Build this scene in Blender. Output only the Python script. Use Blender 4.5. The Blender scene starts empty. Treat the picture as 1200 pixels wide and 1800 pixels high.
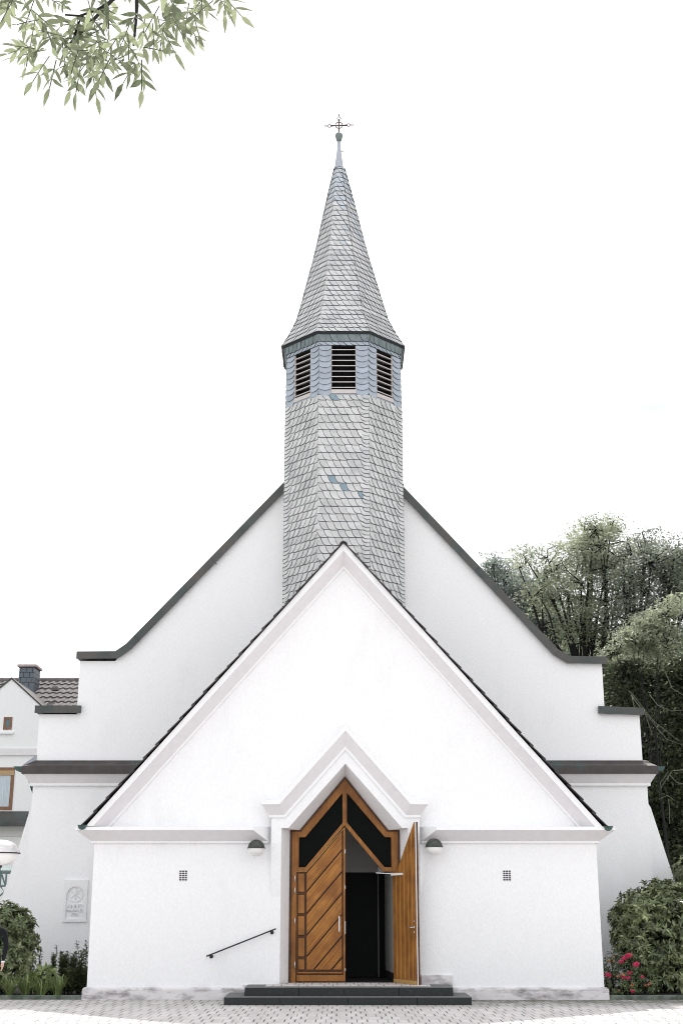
import bpy, bmesh, math, random
import numpy as np
from mathutils import Vector, Matrix
R = math.radians
random.seed(7); rng = np.random.default_rng(7)
sc = bpy.context.scene
C = sc.collection

# ------------------------------------------------------------------ camera
PITCH = 16.98; F = 2260.0; EYE = 1.6
cam = bpy.data.cameras.new('camera'); cam_o = bpy.data.objects.new('camera', cam); C.objects.link(cam_o)
cam_o.location = (0, 0, EYE); cam_o.rotation_euler = (R(90 + PITCH), 0, 0)
cam.sensor_fit = 'VERTICAL'; cam.sensor_height = 36; cam.sensor_width = 24
cam.lens = 36 * F / 1800; cam.clip_start = 0.05; cam.clip_end = 3000
sc.camera = cam_o
# ------------------------------------------------------------------ light
SUN_EL = 53; SUN_AZ = 2      # sun stands behind the church
sun = bpy.data.lights.new('sun', 'SUN'); sun_o = bpy.data.objects.new('sun', sun); C.objects.link(sun_o)
sun.energy = 2.2; sun.angle = R(1.2); sun.color = (1, .96, .9)
sun_o.rotation_euler = (R(-(90 - SUN_EL)), 0, R(-SUN_AZ)); sun_o.location = (0, 30, 40)
w = bpy.data.worlds.new('World'); sc.world = w; w.use_nodes = True
nt = w.node_tree; nt.nodes.clear()
def wn(t, **k):
    n = nt.nodes.new(t)
    for a, b in k.items(): setattr(n, a, b)
    return n
sky = wn('ShaderNodeTexSky', sky_type='NISHITA', sun_disc=False); sky.sun_elevation = R(SUN_EL); sky.sun_rotation = R(SUN_AZ)
sky.dust_density = 3; sky.air_density = 1
tc = wn('ShaderNodeTexCoord'); mp = wn('ShaderNodeMapping'); mp.inputs['Scale'].default_value = (1, 1, 2.0)
nz = wn('ShaderNodeTexNoise'); nz.inputs['Scale'].default_value = 1.9; nz.inputs['Detail'].default_value = 6; nz.inputs['Roughness'].default_value = .55
rmp = wn('ShaderNodeValToRGB'); rmp.color_ramp.elements[0].position = .41; rmp.color_ramp.elements[1].position = .58
rmp.color_ramp.elements[0].color = (4.45, 4.52, 4.6, 1); rmp.color_ramp.elements[1].color = (8.0, 8.05, 8.1, 1)
sep = wn('ShaderNodeSeparateXYZ')
back = wn('ShaderNodeMapRange'); back.inputs[1].default_value = .2; back.inputs[2].default_value = -.6; back.inputs[3].default_value = 1.0; back.inputs[4].default_value = 1.3
mulc = wn('ShaderNodeVectorMath', operation='SCALE')
mix = wn('ShaderNodeMixRGB'); mix.inputs[0].default_value = .86
bg = wn('ShaderNodeBackground'); bg.inputs[1].default_value = .1
wo = wn('ShaderNodeOutputWorld')
L = nt.links.new
L(tc.outputs['Generated'], mp.inputs[0]); L(mp.outputs[0], nz.inputs[0]); L(nz.outputs[0], rmp.inputs[0])
L(tc.outputs['Generated'], sep.inputs[0]); L(sep.outputs[1], back.inputs[0])
L(rmp.outputs[0], mulc.inputs[0]); L(back.outputs[0], mulc.inputs['Scale'])
L(sky.outputs[0], mix.inputs[1]); L(mulc.outputs[0], mix.inputs[2]); L(mix.outputs[0], bg.inputs[0]); L(bg.outputs[0], wo.inputs[0])
sc.view_settings.view_transform = 'Standard'; sc.view_settings.look = 'None'
sc.view_settings.exposure = 0.98; sc.view_settings.gamma = 1
sc.cycles.max_bounces = 8; sc.cycles.filter_width = 1.0; sc.cycles.transparent_max_bounces = 12

# ------------------------------------------------------------------ measuring helpers (photo pixel on a vertical plane at distance Y -> real place)
TP = math.tan(R(PITCH)); CP = math.cos(R(PITCH)); SP = math.sin(R(PITCH))
def at(px, py, Y):
    a = math.atan((900 - py) / F) + R(PITCH)
    z = EYE + Y * math.tan(a)
    dep = Y * CP + (z - EYE) * SP
    return ((px - 600) / F * dep, z)
def X(px, py, Y): return at(px, py, Y)[0]
def Z(py, Y): return at(600, py, Y)[1]
def ground_Y(py): return -EYE / math.tan(math.atan((900 - py) / F) + R(PITCH))

# ------------------------------------------------------------------ materials
def mat(name, col, rough=.8, var=.06, scale=6, bump=0, bscale=60, metal=0, spec=.5, col2=None, c2lo=.55, c2hi=.7, c2scale=2, trans=0, stretch=(1, 1, 1), island=0):
    m = bpy.data.materials.new(name); m.use_nodes = True
    n = m.node_tree; b = n.nodes['Principled BSDF']; l = n.links.new
    b.inputs['Roughness'].default_value = rough; b.inputs['Metallic'].default_value = metal
    b.inputs['Specular IOR Level'].default_value = spec
    t = n.nodes.new('ShaderNodeTexCoord'); mpn = n.nodes.new('ShaderNodeMapping'); mpn.inputs['Scale'].default_value = stretch
    l(t.outputs['Object'], mpn.inputs[0])
    nz = n.nodes.new('ShaderNodeTexNoise'); nz.inputs['Scale'].default_value = scale; nz.inputs['Detail'].default_value = 6
    l(mpn.outputs[0], nz.inputs[0])
    r = n.nodes.new('ShaderNodeValToRGB')
    r.color_ramp.elements[0].position = .3; r.color_ramp.elements[1].position = .7
    r.color_ramp.elements[0].color = (*[max(0, c * (1 - var)) for c in col], 1); r.color_ramp.elements[1].color = (*[min(1, c * (1 + var)) for c in col], 1)
    l(nz.outputs[0], r.inputs[0]); out = r.outputs[0]
    if col2:
        n2 = n.nodes.new('ShaderNodeTexNoise'); n2.inputs['Scale'].default_value = c2scale; n2.inputs['Detail'].default_value = 8; n2.inputs['Roughness'].default_value = .65
        l(mpn.outputs[0], n2.inputs[0])
        r2 = n.nodes.new('ShaderNodeMapRange'); r2.inputs[1].default_value = c2lo; r2.inputs[2].default_value = c2hi
        l(n2.outputs[0], r2.inputs[0])
        mx = n.nodes.new('ShaderNodeMixRGB'); mx.inputs[2].default_value = (*col2, 1)
        l(r2.outputs[0], mx.inputs[0]); l(out, mx.inputs[1]); out = mx.outputs[0]
    if island:
        g = n.nodes.new('ShaderNodeNewGeometry'); hv = n.nodes.new('ShaderNodeHueSaturation')
        mr = n.nodes.new('ShaderNodeMapRange'); mr.inputs[3].default_value = 1 - island; mr.inputs[4].default_value = 1 + island
        l(g.outputs['Random Per Island'], mr.inputs[0]); l(mr.outputs[0], hv.inputs['Value']); l(out, hv.inputs['Color']); out = hv.outputs[0]
    l(out, b.inputs['Base Color'])
    if bump:
        n3 = n.nodes.new('ShaderNodeTexNoise'); n3.inputs['Scale'].default_value = bscale; n3.inputs['Detail'].default_value = 4
        l(mpn.outputs[0], n3.inputs[0]); bp = n.nodes.new('ShaderNodeBump'); bp.inputs['Strength'].default_value = bump; bp.inputs['Distance'].default_value = .01
        l(n3.outputs[0], bp.inputs['Height']); l(bp.outputs[0], b.inputs['Normal'])
    if trans:
        tr = n.nodes.new('ShaderNodeBsdfTranslucent'); ms = n.nodes.new('ShaderNodeMixShader'); ms.inputs[0].default_value = trans
        l(out, tr.inputs[0]); o = n.nodes['Material Output']
        l(b.outputs[0], ms.inputs[1]); l(tr.outputs[0], ms.inputs[2]); l(ms.outputs[0], o.inputs[0])
    return m
M = {}
M['stucco'] = mat('white_stucco', (.82, .82, .83), .9, .035, 38, bump=.6, bscale=55, col2=(.70, .70, .705), c2lo=.56, c2hi=.95, c2scale=1.1, stretch=(1, 1, .45))
M['trim'] = mat('trim_and_soffit_shade', (.72, .70, .715), .8, .03, 8, bump=.15, bscale=60)  # greyer than stucco: soffit shade painted into the moulding chamfers
M['plinth'] = mat('stained_plinth', (.66, .635, .645), .9, .06, 5, bump=.4, bscale=40, col2=(.25, .23, .235), c2lo=.46, c2hi=.66, c2scale=3.1, stretch=(.8, 1, 2.2))
M['copper'] = mat('patinated_copper', (.050, .060, .058), .5, .25, 3, metal=.15, col2=(.085, .075, .068), c2lo=.45, c2hi=.65, c2scale=1.2)
M['copper_dark'] = mat('dark_metal_flashing', (.045, .035, .034), .45, .3, 4, metal=.1, col2=(.03, .055, .05), c2lo=.5, c2hi=.65, c2scale=2)
M['gutter'] = mat('green_copper_gutter', (.03, .07, .062), .5, .25, 6, metal=.1)
M['zinc'] = mat('zinc_sheet', (.36, .38, .43), .55, .12, 5, metal=.1, stretch=(6, 6, 1))
M['slate'] = mat('weathered_slate', (.52, .523, .523), .5, .09, 9, bump=.3, bscale=50, col2=(.37, .385, .385), c2lo=.48, c2hi=.75, c2scale=1.6, island=.09, stretch=(1, 1, 1.5))
M['slate_blue'] = mat('blue_grey_slate', (.32, .365, .42), .42, .10, 9, bump=.25, bscale=50, island=.10)
M['slate_patch'] = mat('replaced_slate', (.19, .26, .31), .4, .1, 9)
M['slate_edge'] = mat('slate_edge_and_gap_shade', (.014, .017, .018), .9, .1, 20)  # dark slate rim, with the shadow of the gaps put into its colour
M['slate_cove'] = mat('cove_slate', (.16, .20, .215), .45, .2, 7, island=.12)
M['louvre'] = mat('grey_louvre_slat', (.50, .47, .46), .7, .15, 12, stretch=(.6, 1, 6))
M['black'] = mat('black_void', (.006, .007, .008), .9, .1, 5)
M['tile'] = mat('dark_roof_tile', (.035, .032, .032), .6, .3, 10)
M['tile_grey'] = mat('old_grey_tile', (.15, .135, .135), .85, .25, 14, col2=(.09, .08, .08), c2lo=.5, c2hi=.6, c2scale=9)
M['granite'] = mat('dark_granite_step', (.016, .020, .020), .75, .3, 70, bump=.3, bscale=120, col2=(.032, .036, .036), c2lo=.55, c2hi=.75, c2scale=12)
M['granite_top'] = mat('lighter_granite_tread', (.12, .125, .122), .8, .2, 60, bump=.2, bscale=120)  # tread caps lighter than the granite below them
M['iron'] = mat('black_iron', (.03, .028, .03), .5, .2, 10, metal=.3)
M['rust'] = mat('gilded_iron_cross', (.085, .05, .045), .6, .3, 20, metal=.2)
M['steel'] = mat('brushed_steel', (.62, .62, .62), .3, .05, 20, metal=.7)
M['lampcap'] = mat('dark_lamp_cap', (.035, .042, .036), .55, .35, 12, col2=(.07, .065, .06), c2lo=.5, c2hi=.7, c2scale=6)
M['opal'] = mat('opal_glass', (.78, .78, .77), .25, .02, 5)
M['plaster_in'] = mat('interior_plaster', (.42, .42, .405), .9, .03, 5)
M['stone'] = mat('carved_limestone', (.78, .78, .79), .85, .03, 14, bump=.3, bscale=60)
M['soil'] = mat('dark_soil', (.03, .025, .02), .95, .4, 9, bump=1, bscale=30)
M['kerb'] = mat('mossy_kerb', (.13, .15, .13), .9, .3, 7, bump=.4, bscale=40, col2=(.05, .07, .05), c2lo=.45, c2hi=.6, c2scale=5)
M['bark'] = mat('dark_bark', (.012, .011, .010), .9, .4, 9, bump=1, bscale=20, stretch=(1, 1, .3))
M['bark_pale'] = mat('bare_pale_twig', (.20, .20, .15), .9, .3, 9)
M['suit'] = mat('dark_suit_cloth', (.003, .004, .007), 1.0, .2, 30, bump=.2, bscale=200)
M['skin'] = mat('skin', (.55, .36, .28), .5, .04, 20)
M['hair'] = mat('dark_hair', (.02, .015, .012), .6, .3, 60, stretch=(1, 1, .2))
M['shirt'] = mat('white_shirt', (.75, .75, .77), .8, .02, 20)
M['shoe'] = mat('black_leather', (.01, .01, .01), .35, .1, 20)
M['curtain'] = mat('net_curtain', (.50, .56, .62), .9, .22, 12, stretch=(6, 1, .2))
M['window_wood'] = mat('brown_window_frame', (.20, .10, .055), .6, .2, 12)
M['ochre'] = mat('ochre_blind_box', (.42, .28, .15), .7, .1, 8, stretch=(1, 1, 5))
M['teal'] = mat('teal_painted_metal', (.13, .19, .19), .5, .15, 8)
M['white_plastic'] = mat('white_plastic', (.8, .8, .8), .4, .01, 5)
def wood(name, c1, c2, c3, ang=0, axis=2, rough=.42):
    m = bpy.data.materials.new(name); m.use_nodes = True
    n = m.node_tree; b = n.nodes['Principled BSDF']; l = n.links.new
    t = n.nodes.new('ShaderNodeTexCoord'); mp = n.nodes.new('ShaderNodeMapping')
    mp.inputs['Rotation'].default_value = (0, ang, 0)
    g = n.nodes.new('ShaderNodeTexNoise'); g.inputs['Scale'].default_value = 1.0; g.inputs['Detail'].default_value = 8; g.inputs['Roughness'].default_value = .6
    mp2 = n.nodes.new('ShaderNodeMapping'); s = [34, 34, 34]; s[axis] = 1.6; mp2.inputs['Scale'].default_value = s
    l(t.outputs['Object'], mp.inputs[0]); l(mp.outputs[0], mp2.inputs[0]); l(mp2.outputs[0], g.inputs[0])
    r = n.nodes.new('ShaderNodeValToRGB'); r.color_ramp.elements[0].position = .3; r.color_ramp.elements[1].position = .72
    r.color_ramp.elements[0].color = (*c1, 1); r.color_ramp.elements[1].color = (*c2, 1)
    l(g.outputs[0], r.inputs[0])
    bn = n.nodes.new('ShaderNodeTexNoise'); bn.inputs['Scale'].default_value = 3.2; bn.inputs['Detail'].default_value = 5; l(t.outputs['Object'], bn.inputs[0])
    mr = n.nodes.new('ShaderNodeMapRange'); mr.inputs[1].default_value = .42; mr.inputs[2].default_value = .68; l(bn.outputs[0], mr.inputs[0])
    mx = n.nodes.new('ShaderNodeMixRGB'); mx.inputs[2].default_value = (*c3, 1)
    ml = n.nodes.new('ShaderNodeMath'); ml.operation = 'MULTIPLY'; ml.inputs[1].default_value = .75
    l(mr.outputs[0], ml.inputs[0]); l(ml.outputs[0], mx.inputs[0]); l(r.outputs[0], mx.inputs[1]); l(mx.outputs[0], b.inputs['Base Color'])
    b.inputs['Roughness'].default_value = rough; b.inputs['Specular IOR Level'].default_value = .25
    bp = n.nodes.new('ShaderNodeBump'); bp.inputs['Strength'].default_value = .12; bp.inputs['Distance'].default_value = .004
    l(g.outputs[0], bp.inputs['Height']); l(bp.outputs[0], b.inputs['Normal'])
    return m
M['oak'] = wood('oiled_oak', (.21, .080, .018), (.38, .165, .040), (.15, .056, .014))
M['oak_diag'] = wood('oiled_oak_diagonal', (.20, .068, .011), (.46, .205, .048), (.17, .064, .016), ang=R(-40), axis=2)
M['oak_dark'] = wood('dark_oak', (.060, .021, .006), (.12, .044, .011), (.04, .014, .005))
M['oak_groove'] = mat('groove_shadow_wood', (.06, .027, .012), .8, .2, 10)
M['oak_light'] = wood('fresh_oak_edge', (.40, .24, .085), (.52, .32, .12), (.33, .18, .06))
def glass_dark():
    m = mat('dark_glass', (.003, .004, .004), .5, .1, 4, spec=.06); return m
M['glass'] = glass_dark()
M['win_glass'] = mat('window_glass', (.10, .14, .17), .08, .1, 4)

def leaf_mat(name, c1, c2, trans=.35, rough=.45, spec=.4, mid=None):
    m = bpy.data.materials.new(name); m.use_nodes = True
    n = m.node_tree; b = n.nodes['Principled BSDF']; l = n.links.new
    g = n.nodes.new('ShaderNodeNewGeometry'); r = n.nodes.new('ShaderNodeValToRGB')
    r.color_ramp.elements[0].color = (*c1, 1); r.color_ramp.elements[1].color = (*c2, 1)
    if mid: e_ = r.color_ramp.elements.new(.55); e_.color = (*mid, 1)
    t = n.nodes.new('ShaderNodeTexCoord'); nz = n.nodes.new('ShaderNodeTexNoise'); nz.inputs['Scale'].default_value = 1.3; nz.inputs['Detail'].default_value = 3
    l(t.outputs['Object'], nz.inputs[0])
    a = n.nodes.new('ShaderNodeMath'); a.operation = 'MULTIPLY_ADD'; a.inputs[1].default_value = .55
    s = n.nodes.new('ShaderNodeMath'); s.operation = 'MULTIPLY_ADD'; s.inputs[1].default_value = 1.6; s.inputs[2].default_value = -.55
    l(nz.outputs[0], s.inputs[0]); l(g.outputs['Random Per Island'], a.inputs[0]); l(s.outputs[0], a.inputs[2])
    l(a.outputs[0], r.inputs[0]); l(r.outputs[0], b.inputs['Base Color'])
    b.inputs['Roughness'].default_value = rough; b.inputs['Specular IOR Level'].default_value = spec
    tr = n.nodes.new('ShaderNodeBsdfTranslucent'); ms = n.nodes.new('ShaderNodeMixShader'); ms.inputs[0].default_value = trans
    hs = n.nodes.new('ShaderNodeHueSaturation'); hs.inputs['Value'].default_value = 1.6; l(r.outputs[0], hs.inputs['Color'])
    l(hs.outputs[0], tr.inputs[0]); l(b.outputs[0], ms.inputs[1]); l(tr.outputs[0], ms.inputs[2]); l(ms.outputs[0], n.nodes['Material Output'].inputs[0])
    return m
M['leaf_rhodo'] = leaf_mat('rhododendron_leaf', (.012, .020, .008), (.36, .40, .20), .10, .34, .6, mid=(.125, .16, .068))
M['leaf_dark'] = leaf_mat('dark_small_leaf', (.016, .026, .012), (.15, .19, .08), .2)
M['leaf_grass'] = leaf_mat('strap_leaf', (.04, .06, .02), (.34, .42, .17), .3)
M['leaf_tree'] = leaf_mat('light_tree_leaf', (.08, .10, .07), (.38, .41, .29), .5)
M['leaf_tree2'] = leaf_mat('mid_tree_leaf', (.055, .07, .054), (.30, .33, .26), .48)
M['leaf_tree_dark'] = leaf_mat('deep_tree_leaf', (.018, .026, .017), (.17, .20, .115), .38)
M['leaf_blue'] = leaf_mat('bluish_tree_leaf', (.07, .085, .078), (.27, .31, .27), .48)
M['leaf_ash'] = leaf_mat('ash_leaflet', (.025, .034, .020), (.33, .37, .23), .52, .5)
M['pink'] = mat('pink_petal', (.62, .05, .14), .6, .3, 40, trans=.2)
M['orange'] = mat('orange_petal', (.72, .26, .13), .6, .2, 40, trans=.2)
M['faded'] = mat('faded_petal', (.35, .20, .12), .7, .2, 40)

def paving_mat():
    m = bpy.data.materials.new('clinker_paving'); m.use_nodes = True
    n = m.node_tree; b = n.nodes['Principled BSDF']; l = n.links.new
    def math_(op, a, bb=None, c=None):
        k = n.nodes.new('ShaderNodeMath'); k.operation = op
        for i, v in enumerate((a, bb, c)):
            if v is None: continue
            if isinstance(v, (int, float)): k.inputs[i].default_value = v
            else: l(v, k.inputs[i])
        return k.outputs[0]
    g = n.nodes.new('ShaderNodeTexCoord'); s = n.nodes.new('ShaderNodeSeparateXYZ'); l(g.outputs['Object'], s.inputs[0])
    x, y = s.outputs[0], s.outputs[1]
    CW, RH = .074, .50
    u = math_('DIVIDE', x, CW); k = math_('ROUND', u); d = math_('ABSOLUTE', math_('SUBTRACT', u, k))
    v = math_('DIVIDE', y, RH); r = math_('FLOOR', v); fv = math_('SUBTRACT', v, r)
    par = math_('FLOORED_MODULO', math_('ADD', k, r), 2.0)
    even = math_('LESS_THAN', par, .5)
    miss = math_('GREATER_THAN', math_('FLOORED_MODULO', k, 6.0), .5)
    line = math_('LESS_THAN', d, .13)
    wn_ = n.nodes.new('ShaderNodeTexWhiteNoise'); wn_.noise_dimensions = '2D'; cb = n.nodes.new('ShaderNodeCombineXYZ'); l(k, cb.inputs[0]); l(r, cb.inputs[1]); l(cb.outputs[0], wn_.inputs['Vector'])
    seg = math_('MULTIPLY', math_('GREATER_THAN', fv, math_('MULTIPLY', wn_.outputs[0], .25)), 1.0)
    dash = math_('MULTIPLY', math_('MULTIPLY', even, miss), math_('MULTIPLY', line, seg))
    dashs = math_('MULTIPLY', dash, math_('MULTIPLY_ADD', wn_.outputs[0], .5, .5))
    hl = math_('LESS_THAN', math_('ABSOLUTE', math_('SUBTRACT', fv, .5)), .44)   # inside row
    hline = math_('MULTIPLY', math_('SUBTRACT', 1.0, hl), .22)
    # paver tone
    kk = math_('FLOOR', math_('DIVIDE', math_('ADD', k, r), 2.0)); cb2 = n.nodes.new('ShaderNodeCombineXYZ'); l(kk, cb2.inputs[0]); l(r, cb2.inputs[1])
    w2 = n.nodes.new('ShaderNodeTexWhiteNoise'); w2.noise_dimensions = '2D'; l(cb2.outputs[0], w2.inputs['Vector'])
    ramp = n.nodes.new('ShaderNodeValToRGB'); e = ramp.color_ramp.elements
    e[0].color = (.46, .43, .42, 1); e[1].color = (.64, .61, .60, 1)
    nz = n.nodes.new('ShaderNodeTexNoise'); nz.inputs['Scale'].default_value = 1.1; nz.inputs['Detail'].default_value = 7; l(g.outputs['Object'], nz.inputs[0])
    l(math_('MULTIPLY_ADD', w2.outputs[0], .55, math_('MULTIPLY_ADD', nz.outputs[0], 1.2, -.4)), ramp.inputs[0])
    # moss and dirt along the church wall
    nm = n.nodes.new('ShaderNodeTexNoise'); nm.inputs['Scale'].default_value = 2.5; nm.inputs['Detail'].default_value = 8; l(g.outputs['Object'], nm.inputs[0])
    near = n.nodes.new('ShaderNodeMapRange'); near.inputs[1].default_value = 21.9; near.inputs[2].default_value = 24.0; near.inputs[3].default_value = 0; near.inputs[4].default_value = 1.25; l(y, near.inputs[0])
    side = n.nodes.new('ShaderNodeMapRange'); side.inputs[1].default_value = -3; side.inputs[2].default_value = 2.4; side.inputs[3].default_value = .28; side.inputs[4].default_value = 1; l(x, side.inputs[0])
    mo = math_('MULTIPLY', math_('MULTIPLY', near.outputs[0], side.outputs[0]), math_('MULTIPLY_ADD', nm.outputs[0], 2.2, -.35))
    mo = math_('MINIMUM', math_('MAXIMUM', mo, 0.0), .85)
    mx = n.nodes.new('ShaderNodeMixRGB'); mx.inputs[2].default_value = (.085, .092, .062, 1); l(mo, mx.inputs[0]); l(ramp.outputs[0], mx.inputs[1])
    m1 = n.nodes.new('ShaderNodeMixRGB'); m1.inputs[2].default_value = (.22, .20, .19, 1); l(hline, m1.inputs[0]); l(mx.outputs[0], m1.inputs[1])
    m2 = n.nodes.new('ShaderNodeMixRGB'); m2.inputs[2].default_value = (.02, .022, .02, 1); l(dashs, m2.inputs[0]); l(m1.outputs[0], m2.inputs[1])
    l(m2.outputs[0], b.inputs['Base Color']); b.inputs['Roughness'].default_value = .85
    return m
M['paving'] = paving_mat()

# ------------------------------------------------------------------ object helpers
def tag(o, label=None, cat=None, group=None, kind=None):
    if label: o['label'] = label
    if cat: o['category'] = cat
    if group: o['group'] = group
    if kind: o['kind'] = kind
    return o
def thing(name, loc, label, cat, group=None):
    o = bpy.data.objects.new(name, None); C.objects.link(o); o.location = loc; o.empty_display_size = .1
    return tag(o, label, cat, group)
def wloc(o):
    v = Vector((0, 0, 0))
    while o: v += o.location; o = o.parent
    return v
class MB:
    def __init__(s): s.v = []; s.f = []; s.m = []; s.smooth = False
    def add(s, vs, fs, mi=0):
        b = len(s.v); s.v += [tuple(v) for v in vs]; s.f += [tuple(i + b for i in f) for f in fs]; s.m += [mi] * len(fs)
    def box(s, x0, x1, y0, y1, z0, z1, mi=0):
        s.add([(x0, y0, z0), (x1, y0, z0), (x1, y1, z0), (x0, y1, z0), (x0, y0, z1), (x1, y0, z1), (x1, y1, z1), (x0, y1, z1)],
              [(0, 3, 2, 1), (4, 5, 6, 7), (0, 1, 5, 4), (1, 2, 6, 5), (2, 3, 7, 6), (3, 0, 4, 7)], mi)
    def prism(s, poly, y0, y1, mi=0, side=None):      # polygon in XZ pushed along Y
        n = len(poly); vs = [(x, y0, z) for x, z in poly] + [(x, y1, z) for x, z in poly]
        s.add(vs, [tuple(range(n)), tuple(range(2 * n - 1, n - 1, -1))], mi)
        s.add(vs, [(i, i + n, (i + 1) % n + n, (i + 1) % n) for i in range(n)], mi if side is None else side)
    def tube(s, pts, rads, n=8, mi=0, cap=True):
        pts = [Vector(p) for p in pts]; rads = rads if hasattr(rads, '__len__') else [rads] * len(pts)
        vs = []; ref = Vector((0, 0, 1))
        for i, p in enumerate(pts):
            t = (pts[min(i + 1, len(pts) - 1)] - pts[max(i - 1, 0)])
            t = t.normalized() if t.length > 1e-9 else Vector((0, 0, 1))
            a = t.cross(ref if abs(t.dot(ref)) < .95 else Vector((1, 0, 0))).normalized(); b = t.cross(a)
            for k in range(n):
                an = 2 * math.pi * k / n; vs.append(p + (a * math.cos(an) + b * math.sin(an)) * rads[i])
        fs = [(i * n + k, i * n + (k + 1) % n, (i + 1) * n + (k + 1) % n, (i + 1) * n + k) for i in range(len(pts) - 1) for k in range(n)]
        if cap: fs += [tuple(range(n - 1, -1, -1)), tuple((len(pts) - 1) * n + k for k in range(n))]
        s.add(vs, fs, mi)
    def lathe(s, prof, c, n=24, mi=0):                 # prof: (r, z)
        vs = [(c[0] + r * math.cos(2 * math.pi * k / n), c[1] + r * math.sin(2 * math.pi * k / n), c[2] + z) for r, z in prof for k in range(n)]
        s.add(vs, [(i * n + k, i * n + (k + 1) % n, (i + 1) * n + (k + 1) % n, (i + 1) * n + k) for i in range(len(prof) - 1) for k in range(n)], mi)
    def build(s, name, mats, parent=None, label=None, smooth=False, bevel=0):
        off = wloc(parent) if parent else Vector((0, 0, 0))
        me = bpy.data.meshes.new(name)
        me.from_pydata([(v[0] - off[0], v[1] - off[1], v[2] - off[2]) for v in s.v], [], s.f)
        if not isinstance(mats, (list, tuple)): mats = [mats]
        for m in mats: me.materials.append(m)
        me.polygons.foreach_set('material_index', s.m)
        if smooth: me.polygons.foreach_set('use_smooth', [True] * len(s.f))
        bm = bmesh.new(); bm.from_mesh(me); bmesh.ops.recalc_face_normals(bm, faces=bm.faces); bm.to_mesh(me); bm.free()
        me.update()
        o = bpy.data.objects.new(name, me); C.objects.link(o); o.parent = parent
        if label: o['label'] = label
        if bevel:
            bv = o.modifiers.new('bevel', 'BEVEL'); bv.width = bevel; bv.segments = 2; bv.limit_method = 'ANGLE'
        return o
def sweep_front(mb, path, prof, ends=None, mi=0, mis=None):
    """moulding along a path in XZ; prof = closed list of (offset to the right-hand side of travel, y). ends: functions giving the offset vector at each end"""
    n = len(path); rings = []
    for i, p in enumerate(path):
        p = Vector(p)
        d0 = (Vector(path[i]) - Vector(path[i - 1])).normalized() if i > 0 else None
        d1 = (Vector(path[i + 1]) - Vector(path[i])).normalized() if i < n - 1 else None
        nrm = lambda d: Vector((d[1], -d[0]))
        if d0 is None or d1 is None:
            nn = nrm(d1 or d0); mv = lambda o, y, nn=nn: nn * o
            if ends and ends[0 if i == 0 else 1]: mv = ends[0 if i == 0 else 1]
        else:
            a, b = nrm(d0), nrm(d1); m_ = (a + b).normalized(); k = 1 / m_.dot(a)
            mv = lambda o, y, m_=m_, k=k: m_ * (o * k)
        ring = []
        for o, y in prof:
            q = p + Vector(mv(o, y)); ring.append((q[0], y, q[1]))
        rings.append(ring)
    m = len(prof); vs = [v for r in rings for v in r]
    for j in range(m):
        fs = [(i * m + j, i * m + (j + 1) % m, (i + 1) * m + (j + 1) % m, (i + 1) * m + j) for i in range(n - 1)]
        mb.add(vs, fs, mis[j] if mis else mi)
    mb.add(vs, [tuple(range(m)), tuple((n - 1) * m + k for k in range(m - 1, -1, -1))], mi)
def sweep_plan(mb, path, prof, mi=0, mis=None):
    """moulding along a path in plan (XY); prof = closed list of (out, z), out to the left-hand... right side of travel"""
    n = len(path); rings = []
    for i in range(n):
        p = Vector(path[i])
        d0 = (Vector(path[i]) - Vector(path[i - 1])).normalized() if i > 0 else None
        d1 = (Vector(path[i + 1]) - Vector(path[i])).normalized() if i < n - 1 else None
        nr = lambda d: Vector((d[1], -d[0]))
        if d0 is None: v = nr(d1)
        elif d1 is None: v = nr(d0)
        else:
            a, b = nr(d0), nr(d1); v = (a + b).normalized(); v = v / v.dot(a)
        rings.append([(p[0] + v[0] * o, p[1] + v[1] * o, z) for o, z in prof])
    m = len(prof); vs = [q for r in rings for q in r]
    for j in range(m):
        mb.add(vs, [(i * m + j, i * m + (j + 1) % m, (i + 1) * m + (j + 1) % m, (i + 1) * m + j) for i in range(n - 1)], mis[j] if mis else mi)
    mb.add(vs, [tuple(range(m)), tuple((n - 1) * m + k for k in range(m - 1, -1, -1))], mi)
def clip_half(poly, a, b, c):                          # keep a*x+b*z<=c
    out = []
    for i in range(len(poly)):
        p, q = poly[i], poly[(i + 1) % len(poly)]
        dp, dq = a * p[0] + b * p[1] - c, a * q[0] + b * q[1] - c
        if dp <= 0: out.append(p)
        if dp * dq < 0:
            t = dp / (dp - dq); out.append((p[0] + t * (q[0] - p[0]), p[1] + t * (q[1] - p[1])))
    return out
def raised(mb, poly, y_back, y_front, bev, mi=0, side=1):   # raised panel with bevelled edge
    n = len(poly); c = Vector((sum(p[0] for p in poly) / n, sum(p[1] for p in poly) / n))
    area = sum(poly[i][0] * poly[(i + 1) % n][1] - poly[(i + 1) % n][0] * poly[i][1] for i in range(n))
    P = poly if area > 0 else poly[::-1]; inner = []
    for i in range(n):
        p = Vector(P[i]); a = (p - Vector(P[i - 1])).normalized(); b = (Vector(P[(i + 1) % n]) - p).normalized()
        na, nb = Vector((-a[1], a[0])), Vector((-b[1], b[0])); m_ = (na + nb)
        if m_.length < 1e-4: m_ = na
        m_ = m_.normalized(); inner.append(p + m_ * (bev / max(.35, m_.dot(na))))
    vs = [(p[0], y_back, p[1]) for p in P] + [(p[0], y_front, p[1]) for p in inner]
    mb.add(vs, [tuple(range(n, 2 * n))], mi)
    mb.add(vs, [(i, (i + 1) % n, (i + 1) % n + n, i + n) for i in range(n)], side)

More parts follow.
